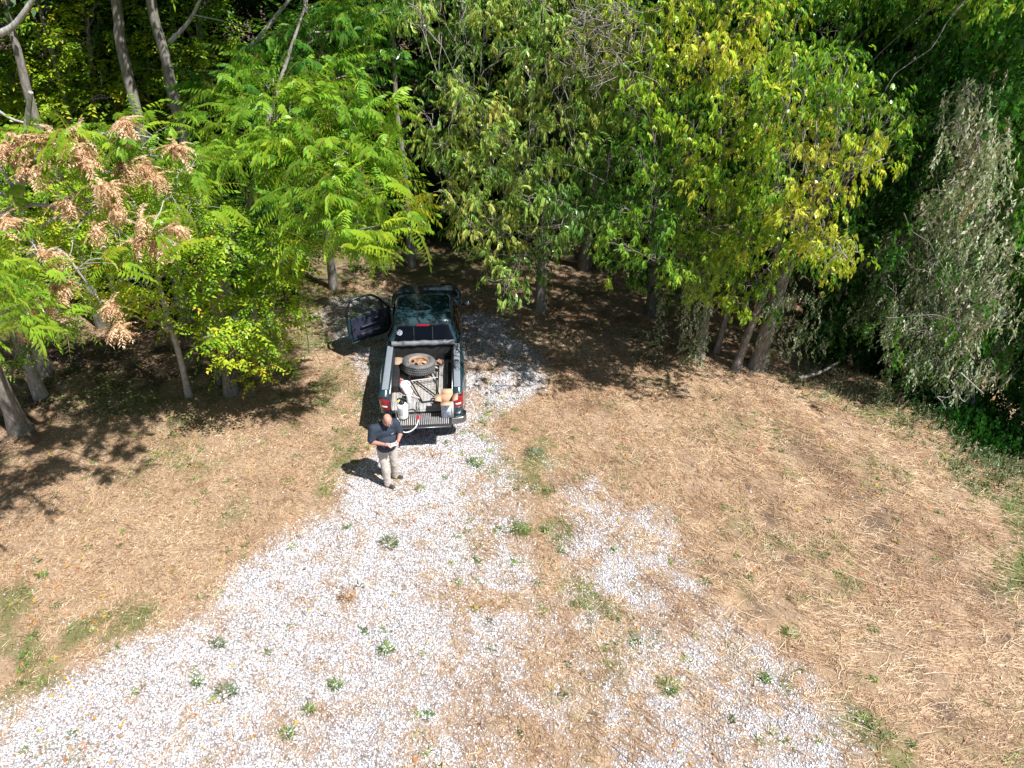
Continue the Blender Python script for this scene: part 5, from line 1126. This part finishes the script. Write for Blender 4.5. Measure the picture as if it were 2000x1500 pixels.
wrR, wrL = elR+(haR-elR)*.80, elL+(haL-elL)*.80
head = Q(.055, .13, 1.66); hM = np.array([l_, f_*math.cos(.6)-up_*math.sin(.6), up_*math.cos(.6)+f_*math.sin(.6)]).T   # local x,y,z -> world, nodding forward
def hp(x_, y_, z_): return head+hM @ np.array([x_, y_, z_])
bd = ell(Q(0, -.01, 1.30), (.2, .13, .2), np.array([l_, f_, up_]).T)+ell(Q(0, .03, 1.08), (.18, .16, .18), np.array([l_, f_, up_]).T)+ell(Q(0, 0, .95), (.18, .13, .12), np.array([l_, f_, up_]).T)
bd += capsule(Q(0, .0, 1.42), hp(0, -.02, -.06), .075, .068)
bd += ell(hp(0, 0, .02), (.078, .098, .105), hM)+ell(hp(0, .045, -.055), (.056, .058, .06), hM)+ell(hp(0, -.02, .03), (.077, .09, .09), hM)
bd += capsule(hp(0, .098, .0), hp(0, .115, -.035), .011, .017)+ell(hp(0, .092, .03), (.05, .012, .012), hM)+ell(hp(0, .1, -.068), (.024, .01, .008), hM)
for s in (-1, 1): bd += ell(hp(s*.082, -.005, -.01), (.012, .022, .034), hM)+ell(hp(s*.034, .09, .008), (.013, .01, .008), hM)
for sh, el, wr, ha, s in ((shR, elR, wrR, haR, -1), (shL, elL, wrL, haL, 1)):
    bd += capsule(Q(s*.05, 0, 1.43), sh, .07, .07)+capsule(sh, el, .068, .052)+capsule(el, wr, .052, .031)+capsule(wr, wr+(ha-wr)*.8, .029, .03, sq=.8)
    inn = l_*(-s); out_ = f_
    palm = wr+(ha-wr)*.75; M_ = np.array([nrmz(ha-wr), up_, nrmz(np.cross(nrmz(ha-wr), up_))]).T; bd += ell(palm, (.048, .038, .02), M_)
    for k_, (ln, off) in enumerate(((.9, .026), (1., .009), (.95, -.009), (.8, -.026))):   # four fingers curl under the device
        b0_ = palm+nrmz(ha-wr)*.035+up_*off*.6+f_*(.012); m1 = dev+l_*s*.084+f_*(.02-off*1.4)-up_*.006; m2 = m1+inn*(.028*ln)-up_*.016+f_*off*-.3; m3 = m2+inn*.024*ln+up_*.003
        bd += capsule(b0_, m1, .0105, .0095, 8)+capsule(m1, m2, .0095, .0088, 8)+capsule(m2, m3, .0088, .0075, 8)
    t0 = palm-f_*.012+up_*.02; t1_ = dev+l_*s*.078-f_*.03+up_*.026; t2_ = dev+l_*s*.05-f_*.012+up_*.023
    bd += capsule(t0, t1_, .014, .012, 8)+capsule(t1_, t2_, .012, .0095, 8)
for hp_, kn, an in ((hipR, kR, aR), (hipL, kL, aL)): bd += capsule(hp_, kn, .085, .06)+capsule(kn, an, .06, .04)+capsule(an, an-up_*.03+f_*.05, .04, .035)
build_body = fuse('body', bd, skin, MAN, .0065, 2)
R3 = np.array([l_, f_, up_]).T
sh_ = ell(Q(0, -.01, 1.31), (.225, .15, .2), R3)+ell(Q(0, .045, 1.10), (.215, .195, .21), R3)+ell(Q(0, .01, .97), (.205, .165, .13), R3)+capsule(Q(-.16, 0, 1.43), Q(.16, 0, 1.43), .095, .095)+capsule(Q(0, .0, 1.42), Q(0, .03, 1.50), .095, .082)
for sh, el in ((shR, elR), (shL, elL)): sh_ += capsule(sh, sh+(el-sh)*.84, .095, .082)+ell(sh-up_*.01, (.092, .092, .09))
sh_ += capsule(shR, Q(-.1, 0, 1.2), .09, .1)+capsule(shL, Q(.1, 0, 1.2), .09, .1)
V2 = fuse('polo_shirt', sh_, navy, MAN, .009, 3, .012)
# collar and chest logo
q = smooth_path([Q(-.075, .03, 1.50), Q(-.05, -.065, 1.525), Q(.05, -.065, 1.525), Q(.075, .03, 1.50), Q(.02, .115, 1.42)], 5); build('collar', tube(q, .016, 7)+tube(smooth_path([Q(-.075, .03, 1.50), Q(-.02, .115, 1.42)], 5), .016, 7), navy, V2, smooth=True)
lg = []
for k_ in range(7): lg.append(obox(Q(.085+k_*.008, .172-.0012*k_, 1.335+.002*k_), l_*.0028, f_*.004, up_*(.004+.0015*(k_ % 3))))
build('chest_lettering', lg, plain('pale_thread', (.55, .58, .62), .7), V2)
tr = ell(Q(0, 0, .93), (.19, .15, .13), R3)
for hp_, kn, an in ((hipR, kR, aR), (hipL, kL, aL)): tr += capsule(hp_, kn, .108, .085)+capsule(kn, an+up_*.0, .085, .078)
fuse('trousers', tr, khaki, MAN, .009, 3, .022)
for an, d in ((aR, nrmz(np.array([.8, -.6, 0]))), (aL, nrmz(np.array([.97, -.25, 0])))):
    s_ = capsule(an-up_*.045-d*.045, an-up_*.05+d*.14, .043, .04, sq=1.)+capsule(an-up_*.02, an-up_*.03+d*.04, .05, .05)
    s_ = [(np.c_[v_[:, :2], np.maximum(v_[:, 2], .012)], q_) for v_, q_ in s_]
    fuse('shoe', s_, shoem, MAN, .008, 2)
gl = [];
for s in (-1, 1):
    q = [hp(s*.036+.024*math.cos(a), .108, .008+.017*math.sin(a)) for a in np.linspace(0, 6.283, 15)]; gl += tube(q, .0022, 4, False)+tube([hp(s*.06, .105, .012), hp(s*.083, .0, .008)], .0022, 4)
build('glasses', gl, steel, MAN)
fuse('beard', ell(hp(0, .072, -.092), (.036, .03, .03), hM), plain('grey_beard', (.6, .56, .52), .9, var=.3, scale=60), MAN, .006, 1)
# the device in his hands
dv_ = empty('handheld_device', po+dev); dv_.rotation_euler = Matrix(np.array([l_, f_*math.cos(.25)+up_*math.sin(.25), up_*math.cos(.25)-f_*math.sin(.25)]).T.tolist()).to_euler()
tag(dv_, 'small grey remote controller held in both of the man\'s hands', 'controller')
bevel(build('casing', [box(-.085, -.05, -.018, .085, .05, .016)], plain('grey_casing', (.55, .56, .6), .4), dv_), .012, 3)
bevel(build('screen', [box(-.07, .02, .017, .07, .075, .025)], plain('dark_screen', (.03, .035, .05), .08, coat=1.), dv_), .003, 2)
for x_ in (-.055, .055): build('control_stick', [lathe([(.012, .016), (.012, .02), (.004, .022), (.004, .034), (.009, .036), (.001, .037)], 12, (x_, -.02, 0))], trimk, dv_, smooth=True)
